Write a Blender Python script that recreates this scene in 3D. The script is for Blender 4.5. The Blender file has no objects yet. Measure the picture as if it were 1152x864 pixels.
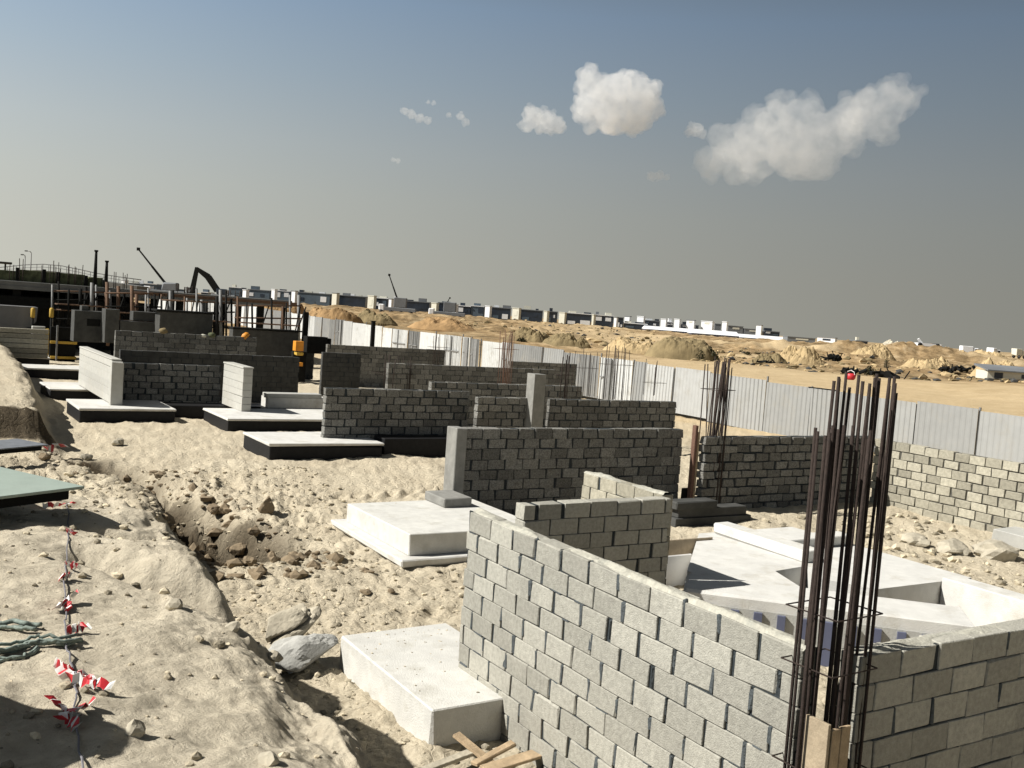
import bpy, math, random
import numpy as np
from mathutils import Vector, Matrix
random.seed(7); rng = np.random.default_rng(11)
S = bpy.context.scene
C = S.collection

# ------------------------------------------------------------------ camera
# world axes follow the building site: +Y runs along the hoarding, +X towards it
FPX, CX, CY, H = 1127.67, 576., 432., 4.0
def _d(v):
    r = np.array([(v[0]-CX)/FPX, -(v[1]-CY)/FPX, -1.]); return r/np.linalg.norm(r)
_Y = _d((-125, 304)); _X = _d((2380, 487)); _X = _X-_Y*(_X@_Y); _X /= np.linalg.norm(_X); _Z = np.cross(_X, _Y)
RM = np.array([_X, _Y, _Z]); EYE = np.array([0, 0, H])
cam = bpy.data.cameras.new('camera'); camo = bpy.data.objects.new('camera', cam); C.objects.link(camo)
camo.matrix_world = Matrix.Translation((0, 0, H)) @ Matrix(RM.tolist()).to_4x4()
cam.sensor_width = 36; cam.lens = FPX/1152*36; cam.clip_start = .05; cam.clip_end = 20000
S.camera = camo
def ray(px, py): return RM @ np.array([(px-CX)/FPX, -(py-CY)/FPX, -1.])
def on_z(px, py, z): r = ray(px, py); return EYE+(z-H)/r[2]*r
def on_y(px, py, y): r = ray(px, py); return EYE+y/r[1]*r
def at(px, py, dist): return EYE+ray(px, py)*dist
FW = RM @ np.array([0, 0, -1.]); FH = np.array([FW[0], FW[1]])/math.hypot(FW[0], FW[1]); RT = np.array([FH[1], -FH[0]])
YAW = math.atan2(FH[1], FH[0])

# ------------------------------------------------------------------ noise (numpy)
def _hash(i, j, s):
    h = (i.astype(np.int64)*374761393+j.astype(np.int64)*668265263+s*1442695041) & 0x7fffffff
    h = ((h ^ (h >> 13))*1274126177) & 0x7fffffff
    h = h ^ (h >> 16)
    return (h & 0xffffff)/float(0xffffff)
def vnoise(x, y, s=0):
    x = np.asarray(x, float); y = np.asarray(y, float)
    i = np.floor(x); j = np.floor(y); u = x-i; v = y-j
    u = u*u*u*(u*(u*6-15)+10); v = v*v*v*(v*(v*6-15)+10)
    a = _hash(i, j, s); b = _hash(i+1, j, s); c = _hash(i, j+1, s); d = _hash(i+1, j+1, s)
    return (a*(1-u)+b*u)*(1-v)+(c*(1-u)+d*u)*v-.5
def fbm(x, y, o=4, s=0, g=.5):
    t = 0; a = 1.; f = 1.
    for k in range(o):
        t = t+a*vnoise(x*f+k*17.3, y*f-k*9.1, s+k); a *= g; f *= 2.03
    return t
def ridge(x, y, o=3, s=0):
    t = 0; a = 1.; f = 1.
    for k in range(o):
        t = t+a*(1-np.abs(vnoise(x*f+k*3.7, y*f+k*5.1, s+k))*4); a *= .5; f *= 2.1
    return t
def sstep(a, b, x):
    t = np.clip((x-a)/(b-a), 0, 1); return t*t*(3-2*t)

# ------------------------------------------------------------------ materials
def mat(name, col, rough=.85, var=.25, scale=6., bump=.3, bscale=30., attr=None, metal=0., spec=.3, stain=None, stain_scale=1.2, stain_amt=.6):
    m = bpy.data.materials.new(name); m.use_nodes = True
    n = m.node_tree.nodes; l = m.node_tree.links; b = n['Principled BSDF']
    b.inputs['Roughness'].default_value = rough; b.inputs['Metallic'].default_value = metal
    b.inputs['Specular IOR Level'].default_value = spec
    tc = n.new('ShaderNodeTexCoord')
    ns = n.new('ShaderNodeTexNoise'); ns.inputs['Scale'].default_value = scale; ns.inputs['Detail'].default_value = 7
    ns.inputs['Roughness'].default_value = .65
    l.new(tc.outputs['Object'], ns.inputs['Vector'])
    rp = n.new('ShaderNodeValToRGB'); cr = rp.color_ramp
    cr.elements[0].position = .28; cr.elements[1].position = .72
    cr.elements[0].color = tuple(c*(1-var) for c in col)+(1,); cr.elements[1].color = tuple(min(1, c*(1+var)) for c in col)+(1,)
    l.new(ns.outputs['Fac'], rp.inputs['Fac']); out = rp.outputs['Color']
    if attr:
        a = n.new('ShaderNodeAttribute'); a.attribute_name = 'rnd'
        mr = n.new('ShaderNodeMapRange'); mr.inputs[3].default_value = 1-attr; mr.inputs[4].default_value = 1+attr*.7
        l.new(a.outputs['Fac'], mr.inputs[0])
        mx = n.new('ShaderNodeMix'); mx.data_type = 'RGBA'; mx.blend_type = 'MULTIPLY'; mx.inputs[0].default_value = 1
        l.new(out, mx.inputs[6]); l.new(mr.outputs[0], mx.inputs[7]); out = mx.outputs[2]
    if stain:
        n2 = n.new('ShaderNodeTexNoise'); n2.inputs['Scale'].default_value = stain_scale; n2.inputs['Detail'].default_value = 6; n2.inputs['Roughness'].default_value = .7
        l.new(tc.outputs['Object'], n2.inputs['Vector'])
        r2 = n.new('ShaderNodeMapRange'); r2.inputs[1].default_value = .52; r2.inputs[2].default_value = .72; r2.inputs[4].default_value = stain_amt
        l.new(n2.outputs['Fac'], r2.inputs[0])
        mx = n.new('ShaderNodeMix'); mx.data_type = 'RGBA'; l.new(r2.outputs[0], mx.inputs[0])
        l.new(out, mx.inputs[6]); mx.inputs[7].default_value = tuple(stain)+(1,); out = mx.outputs[2]
    l.new(out, b.inputs['Base Color'])
    if bump:
        n3 = n.new('ShaderNodeTexNoise'); n3.inputs['Scale'].default_value = bscale; n3.inputs['Detail'].default_value = 5
        l.new(tc.outputs['Object'], n3.inputs['Vector'])
        bp = n.new('ShaderNodeBump'); bp.inputs['Strength'].default_value = bump; bp.inputs['Distance'].default_value = .02
        l.new(n3.outputs['Fac'], bp.inputs['Height']); l.new(bp.outputs[0], b.inputs['Normal'])
    return m
M = {}
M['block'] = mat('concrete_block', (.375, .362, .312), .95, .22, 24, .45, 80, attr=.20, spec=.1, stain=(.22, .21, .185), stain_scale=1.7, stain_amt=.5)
M['block_shaded'] = mat('shaded_concrete_block', (.20, .195, .178), .95, .55, 34, 1., 45, attr=.35, spec=.05, stain=(.06, .06, .055), stain_scale=16, stain_amt=.8)  # the grey block again, with the walls' shade put into a darker colour
M['block_tan'] = mat('tan_concrete_block', (.36, .335, .265), .95, .25, 12, .7, 40, attr=.3, spec=.1)
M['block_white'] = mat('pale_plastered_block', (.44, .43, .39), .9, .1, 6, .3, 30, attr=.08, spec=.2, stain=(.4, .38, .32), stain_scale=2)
M['mortar'] = mat('mortar', (.035, .042, .045), .95, .3, 20, .6, 50)
M['mortar_tan'] = mat('pale_mortar', (.10, .095, .08), .95, .3, 20, .6, 50)
M['mortar_lump'] = mat('mortar_lump', (.075, .085, .088), .9, .35, 30, .6, 60)
M['mortar_pale'] = mat('mortar_cap', (.42, .405, .34), .9, .25, 12, .7, 30, stain=(.2, .21, .19), stain_scale=5)
M['conc'] = mat('white_concrete', (.60, .59, .555), .8, .12, 3.5, .3, 60, spec=.25, stain=(.43, .40, .33), stain_scale=2.2, stain_amt=.7)
M['conc_grey'] = mat('grey_concrete', (.42, .415, .385), .85, .12, 4, .3, 40, stain=(.3, .29, .26))
M['conc_mid'] = mat('weathered_concrete', (.24, .235, .215), .9, .2, 5, .4, 40, stain=(.16, .155, .14), stain_scale=3)
M['conc_side'] = mat('footing_side_concrete', (.58, .57, .53), .85, .13, 4, .35, 60, stain=(.42, .40, .34), stain_scale=2.8, stain_amt=.75)
M['bitumen'] = mat('bitumen', (.012, .012, .013), .6, .3, 8, .3, 40, spec=.2)
M['rebar'] = mat('rusty_rebar', (.038, .026, .021), .8, .4, 30, .6, 200, spec=.3)
M['rust'] = mat('bright_rust', (.15, .085, .06), .9, .3, 30, .3, 90)
M['rust_dull'] = mat('dull_brown_board', (.14, .085, .055), .9, .3, 3, 0)
M['timber'] = mat('timber', (.40, .30, .19), .85, .3, 9, .4, 60)
M['ply'] = mat('plywood', (.36, .29, .20), .8, .3, 5, .3, 50)
M['yellow_timber'] = mat('yellow_timber', (.52, .34, .06), .7, .2, 8, .2, 50)
M['sheet'] = mat('painted_corrugated_steel', (.42, .425, .415), .55, .08, 2, .0, 50, attr=.55, spec=.4, stain=(.30, .285, .25), stain_scale=1.1, stain_amt=.7)
M['post'] = mat('grey_steel_post', (.20, .20, .195), .6, .2, 6, 0)
M['dark'] = mat('dark_steel_and_void', (.014, .014, .013), .9, .3, 4, 0, spec=.08)
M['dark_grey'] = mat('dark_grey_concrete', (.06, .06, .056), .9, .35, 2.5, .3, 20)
M['deck_grey'] = mat('deck_grey', (.17, .17, .16), .9, .25, 1, 0)
M['mid_grey'] = mat('grey_painted_steel', (.16, .16, .16), .7, .2, 1, 0)
M['net'] = mat('mottled_green_net', (.10, .11, .06), .95, .75, 2.2, .3, 8)
M['board_green'] = mat('grey_green_board', (.29, .345, .30), .6, .1, 4, .1, 40, stain=(.30, .34, .30), stain_scale=3)
M['board_grey'] = mat('blue_grey_board', (.15, .16, .175), .7, .25, 5, .1, 40)
M['red'] = mat('red_plastic', (.55, .025, .035), .45, .15, 8, 0, spec=.5)
M['white'] = mat('white_plastic', (.78, .77, .74), .5, .06, 6, 0)
M['white_paint'] = mat('white_painted_sheet', (.80, .81, .82), .5, .04, .3, 0)
M['cream'] = mat('cream_painted_sheet', (.62, .60, .50), .6, .06, .3, 0)
M['blue_grey'] = mat('blue_grey_sheet', (.085, .115, .145), .6, .3, .25, 0)
M['navy'] = mat('navy_glass', (.018, .028, .045), .3, .5, .4, 0, spec=.5)
M['slate'] = mat('slate_roof', (.17, .18, .19), .7, .2, .3, 0)
M['orange'] = mat('orange_plastic', (.65, .26, .03), .5, .25, 3, 0)
M['rope'] = mat('grey_rope', (.17, .165, .18), .9, .3, 40, 0)
M['cable'] = mat('grey_green_cable', (.20, .24, .21), .8, .4, 20, .3, 60)
M['rock'] = mat('pale_rock', (.40, .36, .28), .95, .25, 5, .8, 18)
M['rock_brown'] = mat('brown_rock', (.22, .17, .11), .95, .3, 5, .8, 18)
M['khaki'] = mat('khaki_soil', (.22, .17, .09), 1, .35, .5, .8, 1.5)
M['tan'] = mat('tan_soil', (.44, .33, .18), 1, .3, .5, .8, 1.5)
M['ochre'] = mat('ochre_soil', (.33, .21, .10), 1, .35, .5, .8, 1.5)
M['pale'] = mat('pale_rubble', (.52, .47, .37), 1, .35, .4, .8, 1.5)
M['leaf'] = mat('dusty_leaf', (.05, .055, .028), .8, .4, 3, 0)
M['rubber'] = mat('tyre_rubber', (.02, .02, .02), .8, .2, 3, 0)
M['blue'] = mat('dull_blue_sheet', (.10, .11, .17), .6, .2, .4, 0)

# ------------------------------------------------------------------ mesh builder
CHAM_T = None
class MB:
    def __init__(self): self.v = []; self.f = []; self.mi = []; self.r = []; self.n = 0; self.smooth = []
    def add(self, vs, fs, mi=0, rnd=.5, smooth=False):
        o = self.n; self.v.extend([tuple(p) for p in vs]); self.n += len(vs)
        self.f.extend([tuple(i+o for i in f) for f in fs]); self.mi.extend([mi]*len(fs)); self.r.extend([rnd]*len(vs)); self.smooth.extend([smooth]*len(fs))
    def box(self, x0, x1, y0, y1, z0, z1, mi=0, rnd=.5, T=None, jit=0.):
        vs = [Vector((x, y, z)) for z in (z0, z1) for y in (y0, y1) for x in (x0, x1)]
        if jit: vs = [p+Vector([random.uniform(-jit, jit) for _ in range(3)]) for p in vs]
        if T is not None: vs = [T @ p for p in vs]
        self.add(vs, [(0, 2, 3, 1), (4, 5, 7, 6), (0, 1, 5, 4), (2, 6, 7, 3), (0, 4, 6, 2), (1, 3, 7, 5)], mi, rnd)
    def cbox(self, x0, x1, y0, y1, z0, z1, c=.008, mi=0, rnd=.5, T=None, jit=0.):
        """box with chamfered edges and slightly shifted corners"""
        cs = {}
        vs = []
        for k in range(8):
            sx, sy, sz = (k & 1), (k >> 1) & 1, (k >> 2) & 1
            p = Vector((x1 if sx else x0, y1 if sy else y0, z1 if sz else z0))+Vector([random.uniform(-jit, jit) for _ in range(3)])
            d = Vector((-1 if sx else 1, -1 if sy else 1, -1 if sz else 1))*c*(random.uniform(.6, 1.5) if random.random() < .93 else random.uniform(2, 4.5))
            cs[k] = len(vs)
            vs += [p+Vector((0, d.y, d.z)), p+Vector((d.x, 0, d.z)), p+Vector((d.x, d.y, 0))]
        if T is not None: vs = [T @ p for p in vs]
        fs = []
        def q(ks, ax): fs.append(tuple(cs[k]+ax for k in ks))
        q((0, 4, 6, 2), 0); q((1, 3, 7, 5), 0); q((0, 1, 5, 4), 1); q((2, 6, 7, 3), 1); q((0, 2, 3, 1), 2); q((4, 5, 7, 6), 2)
        for k in range(8):
            for ax in range(3):
                b = k ^ (1 << ax)
                if b > k:
                    o1, o2 = [a for a in range(3) if a != ax]
                    fs.append((cs[k]+o1, cs[k]+o2, cs[b]+o2, cs[b]+o1))
            fs.append((cs[k], cs[k]+1, cs[k]+2))
        self.add(vs, fs, mi, rnd)
    def tube(self, pts, rad, seg=6, mi=0, rnd=.5, cap=True):
        pts = [Vector(p) for p in pts]; rads = rad if isinstance(rad, (list, tuple)) else [rad]*len(pts)
        vs = []; fs = []
        for i, p in enumerate(pts):
            t = (pts[min(i+1, len(pts)-1)]-pts[max(i-1, 0)]).normalized()
            a = t.cross(Vector((0, 0, 1)) if abs(t.z) < .9 else Vector((1, 0, 0))).normalized(); b = t.cross(a)
            for k in range(seg):
                w = 2*math.pi*k/seg; vs.append(p+(a*math.cos(w)+b*math.sin(w))*rads[i])
        for i in range(len(pts)-1):
            for k in range(seg):
                fs.append((i*seg+k, i*seg+(k+1) % seg, (i+1)*seg+(k+1) % seg, (i+1)*seg+k))
        if cap: fs.append(tuple(range(seg))); fs.append(tuple(range((len(pts)-1)*seg, len(pts)*seg))[::-1])
        self.add(vs, fs, mi, rnd, smooth=seg > 5)
    def prism(self, poly, off, mi=0, rnd=.5):
        n = len(poly); off = Vector(off); vs = [Vector(p) for p in poly]+[Vector(p)+off for p in poly]
        self.add(vs, [tuple(range(n))[::-1], tuple(range(n, 2*n))]+[(i, (i+1) % n, n+(i+1) % n, n+i) for i in range(n)], mi, rnd)
    def rock(self, c, r, sub=2, rough=.3, seed=0, flat=1., mi=0, smooth=False):
        vs, fs = ico(sub); rr = np.random.default_rng(seed)
        p = np.array(vs); o = rr.uniform(-50, 50, 3)
        d = 1+rough*(fbm(p[:, 0]*1.6+o[0]+p[:, 2]*.9, p[:, 1]*1.6+o[1]-p[:, 2]*1.1, 3, seed % 97)*1.5)
        for _ in range(5):   # knock flat facets off it
            nrm = rr.normal(size=3); nrm /= np.linalg.norm(nrm); h = p @ nrm; lim = rr.uniform(.55, .85)
            d = np.where(h*d > lim, lim/np.maximum(h, 1e-3), d)
        p = p*d[:, None]*np.array(r)[None, :] if hasattr(r, '__len__') else p*d[:, None]*r*np.array([1, 1, flat])
        self.add((p+np.array(c)).tolist(), fs, mi, rr.random(), smooth)
    def build(self, name, mats, parent=None, loc=None):
        if loc is not None: v = [(p[0]-loc[0], p[1]-loc[1], p[2]-loc[2]) for p in self.v]
        else: v = self.v
        me = bpy.data.meshes.new(name); me.from_pydata(v, [], self.f)
        if not isinstance(mats, (list, tuple)): mats = [mats]
        for m in mats: me.materials.append(m if not isinstance(m, str) else M[m])
        me.polygons.foreach_set('material_index', self.mi); me.polygons.foreach_set('use_smooth', self.smooth)
        a = me.attributes.new('rnd', 'FLOAT', 'POINT'); a.data.foreach_set('value', self.r)
        import bmesh
        bm = bmesh.new(); bm.from_mesh(me); bmesh.ops.recalc_face_normals(bm, faces=bm.faces); bm.to_mesh(me); bm.free()
        o = bpy.data.objects.new(name, me); C.objects.link(o)
        if parent is not None: o.parent = parent
        if loc is not None: o.location = loc
        return o
_ico = {}
def ico(sub):
    if sub not in _ico:
        import bmesh
        bm = bmesh.new(); bmesh.ops.create_icosphere(bm, subdivisions=sub, radius=1)
        bm.verts.ensure_lookup_table(); _ico[sub] = ([tuple(v.co) for v in bm.verts], [tuple(v.index for v in f.verts) for f in bm.faces]); bm.free()
    return _ico[sub]
def tag(o, label=None, cat=None, group=None, kind=None):
    if label: o['label'] = label
    if cat: o['category'] = cat
    if group: o['group'] = group
    if kind: o['kind'] = kind
    elif label: o['kind'] = 'thing'
    return o
def empty(name, loc, label, cat, group=None, rz=0.):
    o = bpy.data.objects.new(name, None); o.empty_display_size = .2; C.objects.link(o); o.location = loc; o.rotation_euler = (0, 0, rz)
    return tag(o, label, cat, group)
def copy_tree(o, parent=None):
    c = o.copy(); C.objects.link(c)
    if parent is not None: c.parent = parent
    for ch in list(o.children): copy_tree(ch, c)
    return c

# ------------------------------------------------------------------ terrain
def pl(t, xs, ys): return np.interp(t, xs, ys)
HEAPS = []   # far soil mounds: x, y, half length across view, half depth, height
def far_mound(px, dist, w, dep, h, rot=0.):
    h = h*(.55 if px < 660 else .85); p = at(px, 400, dist); HEAPS.append((p[0], p[1], w, dep, h, rot))
for a in [(640, 150, 10, 5, 1.0), (560, 175, 14, 6, 1.1), (500, 150, 9, 4, 1.0), (455, 190, 12, 5, 1.3), (350, 130, 9, 3, 2.3), (300, 125, 7, 3, 2.6), (400, 140, 10, 3, 1.7),
          (860, 185, 16, 6, 1.0), (930, 150, 12, 5, .9), (990, 190, 14, 6, 2.4), (1040, 205, 14, 6, 2.2), (1090, 190, 11, 5, 1.6), (1130, 180, 10, 5, 1.0), (1010, 120, 9, 4, .7), (1100, 130, 10, 4, .8), (960, 220, 18, 5, 1.8)]:
    far_mound(*a)
def ground_z(x, y):
    x = np.asarray(x, float); y = np.asarray(y, float)
    r = np.hypot(x, y)
    n1 = fbm(x*.7, y*.7, 4, 3)
    xc = pl(y, [-20, 4, 8.5, 10.5, 12.2, 13.5, 15.5, 18, 21, 24, 28, 34, 45, 60], [1.93, 1.95, 2.2, 2.1, 2.1, 2.85, 3.6, 3.65, 3.1, 2.9, 3.2, 3.8, 4.2, 4.2]) + n1*.18*sstep(3, 6, y)
    hp = pl(y, [-30, 5, 8, 10, 11.5, 13, 15, 19, 23.5, 25.7, 26.1, 40, 60], [2.1, 2.1, 2.05, 1.92, 1.65, 1.15, .9, .68, .42, .36, 1.0, 1.25, 1.6])
    u = x-xc
    prof = pl(u, [-9, -2.6, -1.2, -.5, -.18, -.03, .06, .2, .45, .9], [1.06, 1.06, 1.05, 1.02, .97, .89, .60, .24, .05, 0])
    prof2 = pl(u, [-9, -1., -.3, 0, .22, .5, .8], [1.02, 1.0, .97, .85, .35, .05, 0])
    k = sstep(11.5, 14, y); p = prof*(1-k)+prof2*k
    z = hp*p
    slope = np.exp(-((u-.1)/.55)**2)*(hp > .3)
    z = z+slope*(ridge(x*1.8, y*1.3, 3, 5)*.05+fbm(x*3.2, y*2.2, 5, 21, .6)*.10)
    mound = sstep(.9, -.3, u)
    # eroded notch and ledge on the near mound
    def notch(ax, ay, bx, by, w, dp):
        dx, dy = bx-ax, by-ay; L = math.hypot(dx, dy); t = np.clip(((x-ax)*dx+(y-ay)*dy)/L/L, 0, 1)
        d = np.hypot(x-ax-t*dx, y-ay-t*dy)+fbm(x*4, y*4, 2, 41)*.06
        return -dp*np.exp(-(d/w)**2)*(.3+.7*t)
    z = z+notch(1.25, 7.3, 2.15, 6.05, .17, .55)+notch(1.2, 8.5, 2.1, 8.1, .1, .12)+notch(1.6, 9.8, 2.2, 9.4, .15, .25)+notch(1.85, 5.3, 2.15, 4.7, .12, .2)
    z = z+mound*(fbm(x*1.1, y*1.1, 5, 8)*.10+fbm(x*5, y*5, 3, 9)*.028*1.)
    # pit floor
    pit = 1-mound
    fade = sstep(120, 30, r)
    z = z+pit*fade*(fbm(x*.45, y*.45, 4, 12)*.10+fbm(x*2.6, y*2.6, 5, 14, .58)*.065+np.maximum(fbm(x*5.5, y*5.5, 2, 19), .12)*.07-.01)
    # rubbly ground left of the footings
    rub = np.exp(-((y-19)/4.5)**2)*sstep(9, 6.5, x)*sstep(-2, 1, x)
    z = z+rub*(ridge(x*2.2, y*2.2, 3, 31)*.07+np.abs(fbm(x*4, y*4, 3, 33))*.14-.08)
    # gully by the end of the mound
    g = np.exp(-((x-(4.5+(18.5-y)*.10+n1*.5))/.8)**4)*sstep(14.6, 16., y)*sstep(24, 22, y)
    z = z-g*(.75+.4*vnoise(x*2.5, y*2.5, 44)+fbm(x*3.5, y*3.5, 4, 46, .6)*.45)
    # tyre ruts
    tr = np.exp(-((y-19.7-.04*(x-9))/.42)**2)*sstep(7.2, 8.4, x)*sstep(13, 12, x)
    ph = (x+.9*np.abs(y-19.7))*2*math.pi/.42
    z = z-tr*.06+tr*.085*np.sin(ph+vnoise(x*3, y*3, 51)*2.5)
    tr2 = np.exp(-((y-12.0+.25*(x-5))/.3)**2)*sstep(4.3, 5.0, x)*sstep(8, 7, x)
    z = z-tr2*.02*np.sin(ph)
    # unseen soil heap added left of the view to shade the near ground
    z = z+1.2*np.exp(-(((x+.5)/.42)**2+((y-4.5)/.55)**2)**2)
    # open desert beyond
    rf = np.maximum(r, 1e-6)
    left = sstep(0., 60., (y-x)*.7071)
    z = z+sstep(60, 300, r)*(2.1+.6*left)+sstep(300, 3000, r)*-1.5
    z = z+sstep(45, 90, x-.0*y)*(fbm(x*.05, y*.05, 4, 61)*.9+(fbm(x*.22, y*.22, 5, 62, .62)*.75)*sstep(-.15, .1, fbm(x*.02, y*.02, 2, 66))*sstep(105, 135, r))*sstep(1200, 500, r)
    for (hx, hy, w, dp, hh, rot) in HEAPS:
        a = (x-hx)*RT[0]+(y-hy)*RT[1]; b = (x-hx)*FH[0]+(y-hy)*FH[1]
        m = np.exp(-((a/w)**2+(b/dp)**2)); m = np.where(m > .01, m, 0)
        z = z+hh*m*(1+.8*fbm(x*.25, y*.25, 4, 71))
    return z
def gz(x, y): return float(ground_z(np.array([float(x)]), np.array([float(y)]))[0])

def build_ground():
    rr = np.concatenate([[.0], np.geomspace(.5, 3, 24, endpoint=False), 1/np.linspace(1/3., 1/90., 860, endpoint=False), 1/np.linspace(1/90., 1/420., 190, endpoint=False), np.geomspace(420, 9000, 70)])
    inner = np.linspace(-.56, .56, 620); outer = np.linspace(.56, 2*math.pi-.56, 74)[1:-1]
    th = np.concatenate([inner, outer]); nT = len(th); nR = len(rr)
    A = YAW+th
    X = rr[:, None]*np.cos(A)[None]; Y = rr[:, None]*np.sin(A)[None]
    Z = np.empty_like(X)
    for i in range(0, nR, 100): Z[i:i+100] = ground_z(X[i:i+100], Y[i:i+100])
    co = np.stack([X, Y, Z], -1).reshape(-1, 3)
    i = np.arange(nR-1)[:, None]; j = np.arange(nT)[None, :]; j2 = (j+1) % nT
    q = np.stack([i*nT+j, i*nT+j2+0*i, (i+1)*nT+j2, (i+1)*nT+j], -1).reshape(-1, 4)
    q = q[:, ::-1] if False else q
    me = bpy.data.meshes.new('ground'); me.vertices.add(len(co)); me.vertices.foreach_set('co', co.ravel())
    me.loops.add(q.size); me.loops.foreach_set('vertex_index', q.ravel()[::1].astype(np.int32))
    me.polygons.add(len(q)); me.polygons.foreach_set('loop_start', np.arange(0, q.size, 4, dtype=np.int32)); me.polygons.foreach_set('loop_total', np.full(len(q), 4, np.int32))
    me.polygons.foreach_set('use_smooth', np.ones(len(q), bool))
    me.update(calc_edges=True)
    x, y = co[:, 0], co[:, 1]; r = np.hypot(x, y)
    n = fbm(x*.5, y*.5, 4, 90)
    grey = sstep(.6, -.4, x-2.45+n*.7)*sstep(14, 11.5, y)
    far = sstep(24, 40, r)*sstep(20, 34, x+n*3)
    damp_shade = np.exp(-((x-(4.35+(18.5-y)*.10+n*.7))/1.05)**4)*sstep(14.4, 15.6, y+n)*sstep(24.6, 23., y+n*1.5)
    damp_shade = np.maximum(damp_shade, .9*sstep(25.1, 25.5, y+n*.3)*sstep(26.5, 26.15, y)*sstep(3.8, 3.3, x+n*.3))  # bank's cut face: its shade is painted in with the dark soil colour
    rubble = np.clip(sstep(-.18, .1, fbm(x*.03, y*.03, 4, 93))*sstep(108, 128, r+n*8)+.8*sstep(.2, -.05, (x*RT[0]+y*RT[1])/np.maximum(r, 1e-6))*sstep(80, 95, r), 0, 1)
    for nm, v in (('grey', grey), ('far', far), ('damp_shade', damp_shade), ('rubble', rubble)):
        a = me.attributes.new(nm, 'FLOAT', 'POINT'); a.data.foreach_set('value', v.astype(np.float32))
    o = bpy.data.objects.new('ground', me); C.objects.link(o); tag(o, kind='structure')
    return o
def ground_material():
    m = bpy.data.materials.new('soil'); m.use_nodes = True; n = m.node_tree.nodes; l = m.node_tree.links; b = n['Principled BSDF']
    b.inputs['Roughness'].default_value = 1; b.inputs['Specular IOR Level'].default_value = .05
    geo = n.new('ShaderNodeNewGeometry'); P = geo.outputs['Position']
    def noise(sc, det=6, ro=.6, dist=0.):
        t = n.new('ShaderNodeTexNoise'); t.inputs['Scale'].default_value = sc; t.inputs['Detail'].default_value = det; t.inputs['Roughness'].default_value = ro; t.inputs['Distortion'].default_value = dist
        l.new(P, t.inputs['Vector']); return t.outputs['Fac']
    def ramp(f, *st):
        r = n.new('ShaderNodeValToRGB'); e = r.color_ramp.elements
        while len(e) < len(st): e.new(.5)
        for k, (p, c) in enumerate(st): e[k].position = p; e[k].color = tuple(c)+(1,)
        l.new(f, r.inputs['Fac']); return r.outputs['Color']
    def mix(f, a, c, mode='MIX'):
        x = n.new('ShaderNodeMix'); x.data_type = 'RGBA'; x.blend_type = mode
        if isinstance(f, float): x.inputs[0].default_value = f
        else: l.new(f, x.inputs[0])
        for s, k in ((a, 6), (c, 7)):
            if isinstance(s, tuple): x.inputs[k].default_value = s+(1,)
            else: l.new(s, x.inputs[k])
        return x.outputs[2]
    def attr(nm):
        a = n.new('ShaderNodeAttribute'); a.attribute_name = nm; return a.outputs['Fac']
    big = noise(.8, 7, .65); fine = noise(14, 6, .7)
    pit = mix(.5, ramp(big, (.3, (.45, .38, .27)), (.7, (.62, .55, .415))), ramp(fine, (.28, (.35, .29, .205)), (.72, (.68, .61, .47))))
    mnd = mix(.5, ramp(noise(1.7, 8, .7, .4), (.3, (.52, .455, .345)), (.7, (.67, .60, .465))), ramp(fine, (.28, (.40, .345, .26)), (.72, (.74, .665, .52))))
    far = mix(.55, ramp(noise(.06, 8, .65), (.3, (.42, .31, .175)), (.7, (.58, .45, .275))), ramp(noise(.5, 6, .7), (.3, (.38, .285, .16)), (.7, (.58, .46, .29))))
    rub = mix(.5, ramp(noise(.09, 9, .78), (.42, (.07, .048, .024)), (.53, (.30, .20, .10)), (.66, (.56, .43, .26))), ramp(noise(.4, 8, .75), (.40, (.06, .042, .022)), (.52, (.32, .22, .115)), (.64, (.6, .48, .31))))
    col = mix(attr('grey'), pit, mnd); col = mix(attr('far'), col, far)
    t = n.new('ShaderNodeMath'); t.operation = 'MULTIPLY'; l.new(attr('rubble'), t.inputs[0]); t.inputs[1].default_value = .92
    col = mix(t.outputs[0], col, rub)
    col = mix(attr('damp_shade'), col, ramp(fine, (.3, (.018, .013, .008)), (.7, (.07, .05, .029))))
    # scattered dark and pale bits of gravel
    vo = n.new('ShaderNodeTexVoronoi'); vo.inputs['Scale'].default_value = 22; l.new(P, vo.inputs['Vector'])
    c1 = n.new('ShaderNodeMath'); c1.operation = 'LESS_THAN'; l.new(vo.outputs['Distance'], c1.inputs[0]); c1.inputs[1].default_value = .16
    sp = n.new('ShaderNodeSeparateColor'); l.new(vo.outputs['Color'], sp.inputs[0])
    c2 = n.new('ShaderNodeMath'); c2.operation = 'GREATER_THAN'; l.new(sp.outputs[0], c2.inputs[0]); c2.inputs[1].default_value = .8
    c3 = n.new('ShaderNodeMath'); c3.operation = 'MULTIPLY'; l.new(c1.outputs[0], c3.inputs[0]); l.new(c2.outputs[0], c3.inputs[1])
    c4 = n.new('ShaderNodeMath'); c4.operation = 'MULTIPLY'; l.new(c3.outputs[0], c4.inputs[0]); c4.inputs[1].default_value = .65
    col = mix(c4.outputs[0], col, ramp(sp.outputs[1], (.4, (.14, .12, .09)), (.6, (.52, .48, .40))))
    l.new(col, b.inputs['Base Color'])
    # crumbly relief: cracked crust, grit
    vc = n.new('ShaderNodeTexVoronoi'); vc.feature = 'DISTANCE_TO_EDGE'; vc.inputs['Scale'].default_value = 4.5
    wp = n.new('ShaderNodeTexNoise'); wp.inputs['Scale'].default_value = 3; l.new(P, wp.inputs['Vector'])
    va = n.new('ShaderNodeVectorMath'); va.operation = 'MULTIPLY_ADD'; l.new(wp.outputs['Color'], va.inputs[0]); va.inputs[1].default_value = (.5, .5, .5); l.new(P, va.inputs[2])
    l.new(va.outputs[0], vc.inputs['Vector'])
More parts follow.
